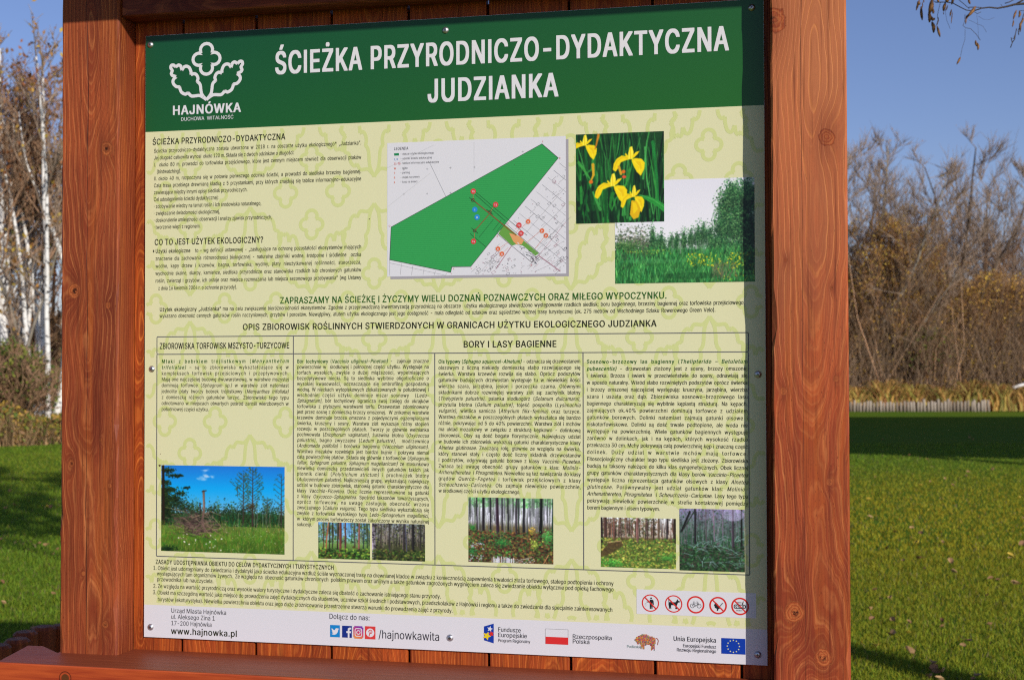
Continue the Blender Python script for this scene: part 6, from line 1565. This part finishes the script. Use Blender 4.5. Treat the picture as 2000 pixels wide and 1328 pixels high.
# reeds: golden blades behind the picket edging
def reeds():
    rg = np.random.default_rng(77); n = 5200
    px = rg.uniform(1500, 2060, n); z = np.interp(px, [e[0] for e in edge], [e[1] for e in edge]) + 0.35 + 1.3 * rg.random(n)
    cx = (px - 1000) / FPX * z
    P = np.stack([CAM[0] + cx * math.cos(YAW) - z * math.sin(YAW), CAM[1] + cx * math.sin(YAW) + z * math.cos(YAW), np.zeros(n)], 1)
    h = rg.uniform(0.55, 1.0, n) * (0.78 + 0.22 * np.sin(px * 0.11) + 0.14 * np.sin(px * 0.037)); side = np.array([math.cos(YAW), math.sin(YAW), 0])
    s = rg.choice([-1, 1], n) * rg.uniform(0.1, 0.6, n); bend = side[None] * s[:, None] + np.c_[rg.normal(0, 0.15, (n, 2)), np.zeros(n)]
    w = (side[None] * rg.uniform(0.010, 0.024, n)[:, None])
    a = P; b = P + bend * (h * 0.25)[:, None] + np.array([0, 0, 1]) * (h * 0.6)[:, None]; c = P + bend * (h * 0.7)[:, None] + np.array([0, 0, 1]) * (h * 0.95)[:, None]; d = P + bend * (h * 1.1)[:, None] + np.array([0, 0, 1]) * (h * 0.82)[:, None]
    V = np.stack([a - w, a + w, b + w, b - w, c + w * 0.8, c - w * 0.8, d], 1).reshape(-1, 3); i = np.arange(n)[:, None] * 7
    F = np.concatenate([i + [0, 1, 2], i + [0, 2, 3], i + [3, 2, 4], i + [3, 4, 5], i + [5, 4, 6]])
    pal = np.array([(0.66, 0.38, 0.11), (0.78, 0.50, 0.13), (0.55, 0.28, 0.08), (0.62, 0.50, 0.12), (0.38, 0.36, 0.08), (0.44, 0.21, 0.07)])
    C = pal[rg.integers(0, 6, n)] * rg.uniform(0.65, 1.3, n)[:, None] * (1 - 0.25 * (np.sin(px * 0.09) > 0.5))[:, None]
    tag(mesh_np('reed_bed', V, F, M_LEAF, col=np.concatenate([C] * 5)), label='band of golden dry reeds behind the picket edging', kind='stuff')
reeds()
# picket edging at the far side of the lawn
k = NT('weathered_picket_wood', 0.8, 0.2); kn_ = k.noise(k.coord('Object'), 9.0, 3, 0.6)
k.color(k.mix(k.n('ShaderNodeObjectInfo').outputs['Random'], (0.24, 0.19, 0.145), (0.44, 0.37, 0.30))); M_PICK = k.m
pe = empty('picket_edging', 'low grey palisade of short upright round logs edging the far side of the lawn', 'edging', tuple(gpx(1800, 43.45)))
pk = MB(); pk.tube([(0, 0, -0.05), (0, 0, 0.32), (0, 0, 0.355)], [0.048, 0.046, 0.028], 8); pkm = pk.mesh('picket'); pkm.materials.append(M_PICK)
x = 1600.0; i = 0
while x < 1936:
    z = np.interp(x, [e[0] for e in edge], [e[1] for e in edge]) + 0.1; p = gpx(x, z)
    o = bpy.data.objects.new('picket', pkm); COL.objects.link(o); o.parent = pe; o.location = Vector(p) - WORG[pe.name]; o.rotation_euler = (rr.gauss(0, 0.03), rr.gauss(0, 0.05), rr.uniform(0, 6)); s_ = rr.uniform(0.88, 1.12) * (1.0 if x > 1800 else 0.9)
    o.scale = (s_, s_, s_ * rr.uniform(0.9, 1.06)); x += rr.uniform(5.6, 7.4)
# pale fallen log at the far right
mb = MB(); a = Vector(atd(1978, 757, 44.0)); b = Vector(atd(2060, 735, 45.0)); mb.tube([a, a.lerp(b, 0.5), b], [0.05, 0.07, 0.08], 8)
o = mb.build('fallen_log', M_BIRCH); tag(o, 'pale fallen log slanting up beside the reeds at the right edge', 'log')
# ---- near palisade of stained half logs behind the left post
mLg = wood('stained_edging_log', rgb(168, 80, 40, 0.9), rgb(220, 122, 58, 0.9), rgb(112, 50, 28, 0.9), 'Z', seed=12.0, freq=70, rnd=True)
le = empty('log_edging', 'low curved palisade of reddish brown stained logs on the grass behind the left post', 'edging', tuple(gpx(60, 6.0)))
for i, (px, z, top) in enumerate(((-40, 5.55, 1262), (-1, 5.62, 1250), (36, 5.78, 1238), (52, 6.0, 1224), (88, 6.18, 1214), (124, 6.28, 1211), (165, 6.35, 1209), (206, 6.4, 1208), (250, 6.45, 1207))):
    p = gpx(px, z); hgt = CAM[2] - (top + 4 - 712) / FPX * z
    mb = MB(); seg = 16; r = 0.054
    prof = [(0.0, r), (hgt - 0.012, r), (hgt, r - 0.012)]
    vs = [(rad * math.cos(2 * math.pi * j / seg) + p[0], rad * math.sin(2 * math.pi * j / seg) + p[1], h) for h, rad in prof for j in range(seg)]
    fs = [(a * seg + j, a * seg + (j + 1) % seg, (a + 1) * seg + (j + 1) % seg, (a + 1) * seg + j) for a in range(2) for j in range(seg)] + [tuple(range(2 * seg, 3 * seg))]
    mb.add(vs, fs); mb.build('log', mLg, le, (p[0], p[1], 0))
# ---- fallen leaves scattered on the lawn
lm = []
for s in range(3):
    mb = MB(); rg = random.Random(s); n = 9; rim = []
    for j in range(n): t = 2 * math.pi * j / n; r = 0.030 * (1 + 0.35 * math.cos(t) + 0.15 * rg.uniform(-1, 1)); rim.append((r * math.cos(t) * 1.1, r * math.sin(t) * 0.75, 0.010 + 0.012 * abs(math.sin(t)) + rg.uniform(0, 0.006)))
    mb.add([(0, 0, 0.004)] + rim, [(0, j + 1, (j + 1) % n + 1) for j in range(n)]); m_ = mb.mesh('fallen_leaf'); lm.append(m_)
LM = []
for nm_, ca, cb in (('tan', (0.30, 0.17, 0.08), (0.44, 0.28, 0.13)), ('dark brown', (0.20, 0.10, 0.05), (0.30, 0.16, 0.08)), ('yellow', (0.60, 0.42, 0.05), (0.75, 0.55, 0.10))):
    k = NT(nm_.replace(' ', '_') + '_dead_leaf', 0.7, 0.2); k.color(k.mix(k.n('ShaderNodeObjectInfo').outputs['Random'], ca, cb))
    for m_ in lm: q_ = m_.copy(); q_.materials.append(k.m); LM.append((nm_, q_))
rl = random.Random(19); cnt = 0
while cnt < 125:
    z = 6.4 + 22 * rl.random() ** 1.7; px = rl.uniform(1600, 2040) if rl.random() < 0.72 else rl.uniform(-40, 118)
    if px < 300 and z > 18: continue
    p = gpx(px, z); nm_, q_ = LM[cnt % 3 + (0 if (cnt // 3) % 10 < 6 else 3 if (cnt // 3) % 10 < 9 else 6)]; o = bpy.data.objects.new('fallen_leaf', q_); COL.objects.link(o)
    o.location = (p[0], p[1], 0.026); o.rotation_euler = (rl.gauss(0, 0.35), rl.gauss(0, 0.35), rl.uniform(0, 6.28)); s_ = rl.uniform(0.4, 1.05); o.scale = (s_, s_ * rl.uniform(0.7, 1.1), s_ * rl.uniform(0.7, 1.6))
    tag(o, '%s curled leaf %s, %s' % (nm_, 'right of the right post' if px > 900 else 'left of the left post', 'close to the stand' if z < 9 else 'in the middle distance' if z < 14 else 'far across the lawn' if z < 22 else 'in the shaded strip'), 'leaf', 'dry leaves scattered on the lawn'); cnt += 1

# ================================================================== what stands out of frame and throws the shade
# added unseen shelter shaped so its roof casts the dark band on the lawn
def cz(x, z, h=0.0): p = gpos(x, z); return (float(p[0]), float(p[1]), h)
ELT = TOSUN.z / math.hypot(TOSUN.x, TOSUN.y); ang = math.atan2(TOSUN.x, -TOSUN.y) - YAW
HR = 7.0
def lift(x, z, h=HR): t = h / ELT; return (x + math.sin(ang) * t, z - math.cos(ang) * t)
shade = [(4.6, 38.8), (22, 38.8), (22, 16.5), (9.3, 21.2), (5.7, 23.2)]
rp = [lift(*q) for q in shade]
shade_caster = empty('added_shade_caster', 'added unseen shelter with a broad flat roof, out of the picture to the right', 'shade_caster', cz(*rp[0]))
mb = MB(); pts = [cz(*q) for q in rp]
ar = sum(pts[i][0] * pts[(i + 1) % 5][1] - pts[(i + 1) % 5][0] * pts[i][1] for i in range(5))
if ar < 0: pts = pts[::-1]
mb.prism(pts, HR - 0.15, HR + 0.1); mb.build('shade_caster_roof', mRf, shade_caster)
ctr = Vector((sum(p[0] for p in pts) / 5, sum(p[1] for p in pts) / 5, 0))
for p in pts:
    q = Vector((p[0], p[1], 0)).lerp(ctr, 0.06); mb = MB(); mb.box((q.x - 0.12, q.y - 0.12, 0), (q.x + 0.12, q.y + 0.12, HR - 0.155)); mb.build('shade_caster_post', mRf, shade_caster)
# ash tree to the right whose hanging twig shows at the top right corner
tc = gpos(3.72, 3.92)
T, Cw, Lf = grow(seed=71, H=7.5, r0=0.15, n1=12, n2=4, n3=3, start=0.42, spread=0.34, steep=0.9, wig=0.03, leaves=0)
ash = empty('ash_tree', 'bare tree at right whose twig with dry seed pods hangs into the top right corner', 'tree', (tc[0], tc[1], 0))
for nm, g_, mt_ in (('trunk', T, M_DARKB), ('crown', Cw, M_TWIG)):
    m_ = g_.mesh(nm); m_.materials.append(mt_); o = bpy.data.objects.new(nm, m_); place(o, ash, (tc[0], tc[1], 0))
M_TWD = flat('dark_twig', (0.055, 0.038, 0.028), 0.7); k = NT('seed_pod_material', 0.6, 0.2)
kn_ = k.noise(k.coord('Object'), 55.0, 3, 0.6); k.color(k.mix(k.ramp(kn_, [(0.35, 0.0), (0.68, 1.0)]), (0.040, 0.022, 0.014), (0.34, 0.16, 0.05))); M_POD = k.m
DB = 4.6
def tw(pts, r, dz=0.0): return [Vector(atd(1760 + x / 8.333, y / 8.333, DB + dz)) for x, y in pts]
mb = MB()
mb.tube(tw([(3400, -300), (2900, -60), (2400, 30), (2000, 65), (1850, 78), (1720, 112), (1570, 140), (1430, 125), (1310, 140), (1180, 185)], 0), [0.018, 0.012, 0.006, 0.0042, 0.0036, 0.0032, 0.0028, 0.0025, 0.0022, 0.0018], 6)
for pts_, r_ in (([(1310, 130), (1200, 120), (1100, 125)], 0.0014), ([(1180, 185), (1060, 170), (960, 120), (850, 60), (740, 40), (560, 42)], 0.0017), ([(1110, 150), (1020, 70), (940, 5), (900, -60)], 0.0011), ([(1860, 78), (1960, 20), (2050, -40)], 0.003), ([(1690, 60), (1760, 40), (1850, -10)], 0.0016), ([(1620, 75), (1645, 105)], 0.0008),
                 ([(850, 60), (830, 0), (800, -80)], 0.0015), ([(560, 42), (500, 0), (460, -80)], 0.0013), ([(640, 45), (610, 160), (590, 270), (600, 330), (575, 420)], 0.0009), ([(720, 190), (740, 330), (800, 480)], 0.0005), ([(1040, 240), (1030, 370), (1005, 420), (1050, 460), (1130, 470), (1220, 560), (1290, 660)], 0.0009), ([(1180, 190), (1240, 230), (1300, 200)], 0.001), ([(1230, 240), (1250, 420), (1260, 640)], 0.0004), ([(1260, 270), (1340, 320), (1430, 325), (1520, 290)], 0.0004), ([(1040, 480), (1040, 640), (990, 800), (965, 930)], 0.0006), ([(1100, 330), (1250, 400), (1330, 430), (1390, 530)], 0.0005), ([(1880, 470), (1860, 560), (1830, 640), (1790, 620), (1810, 700), (1780, 780)], 0.0016), ([(1860, 560), (1850, 640), (1812, 695)], 0.0016), ([(2050, 180), (1980, 180), (1930, 180)], 0.001), ([(2010, 200), (1960, 350), (1930, 450), (1905, 500), (1915, 575)], 0.0016)):
    mb.tube(tw(pts_, 0), r_, 5)
br = mb.build('branch', M_TWD, ash)
pods = [((300, 0), (270, 90), (245, 175), 14), ((325, 110), (330, 230), (345, 335), 17), ((500, 0), (490, 120), (460, 230), 30), ((510, 120), (525, 200), (520, 230), 14), ((450, 200), (470, 290), (460, 370), 22), ((470, 260), (520, 330), (550, 300), 18), ((500, 360), (530, 440), (530, 540), 22), ((585, 430), (610, 520), (635, 610), 15), ((720, 50), (700, 120), (690, 190), 20), ((760, 90), (740, 150), (715, 190), 8), ((820, 160), (805, 220), (795, 275), 10), ((835, 200), (825, 300), (815, 390), 6), ((1100, -20), (1105, 30), (1125, 75), 13), ((1210, 110), (1160, 190), (1080, 280), 22), ((1060, 260), (1055, 330), (1050, 400), 9), ((1110, 230), (1080, 270), (1060, 320), 14), ((1215, 660), (1215, 710), (1230, 760), 13), ((1240, 700), (1255, 760), (1250, 820), 14), ((965, 935), (945, 980), (905, 1055), 14), ((1880, 170), (1850, 240), (1825, 320), 13), ((1830, 330), (1825, 390), (1810, 445), 9), ((1925, 180), (1935, 240), (1915, 290), 14), ((2000, 300), (1940, 400), (1935, 530), 15), ((590, -30), (600, 10), (615, 45), 14), ((750, -30), (750, 10), (745, 45), 24), ((830, -30), (840, 20), (820, 80), 16), ((345, 40), (350, 100), (340, 140), 6), ((270, 30), (285, 60), (310, 80), 20), ((370, 0), (368, 30), (365, 50), 8), ((690, 200), (692, 225), (690, 245), 5), ((600, 280), (605, 340), (580, 425), 7)]
rp_ = random.Random(2)
for a, b, c_, w_ in pods:
    P_ = tw([a, ((a[0] + b[0]) / 2, (a[1] + b[1]) / 2), b, ((b[0] + c_[0]) / 2, (b[1] + c_[1]) / 2), c_], 0, rp_.uniform(-0.02, 0.02)); r_ = 1.3 * w_ / 8.333 / FPX * DB
    mb = MB(); mb.tube(P_, [r_ * 0.35, r_ * 0.9, r_ * 1.05, r_ * 0.9, r_ * 0.3], 6); mb.build('seed_pod', M_POD, br, tuple(P_[2]))
# tree behind the photographer: its crown dapples the lawn at left
tc = gpos(*lift(-4.9, 14.6, 7.2))
oT = Kind('linden_tree', M_DARKB, M_TWIG, seed=81, H=10.5, r0=0.16, n1=18, n2=6, n3=4, start=0.42, spread=0.26, steep=0.6, wig=0.02, leaves=3200, leafc='gold', lsz=0.15)
oT.put((tc[0], tc[1], -0.02), 0.3, 1.0, 'thin crowned linden behind the photographer whose shade dapples the lawn at left', 'tree', None)
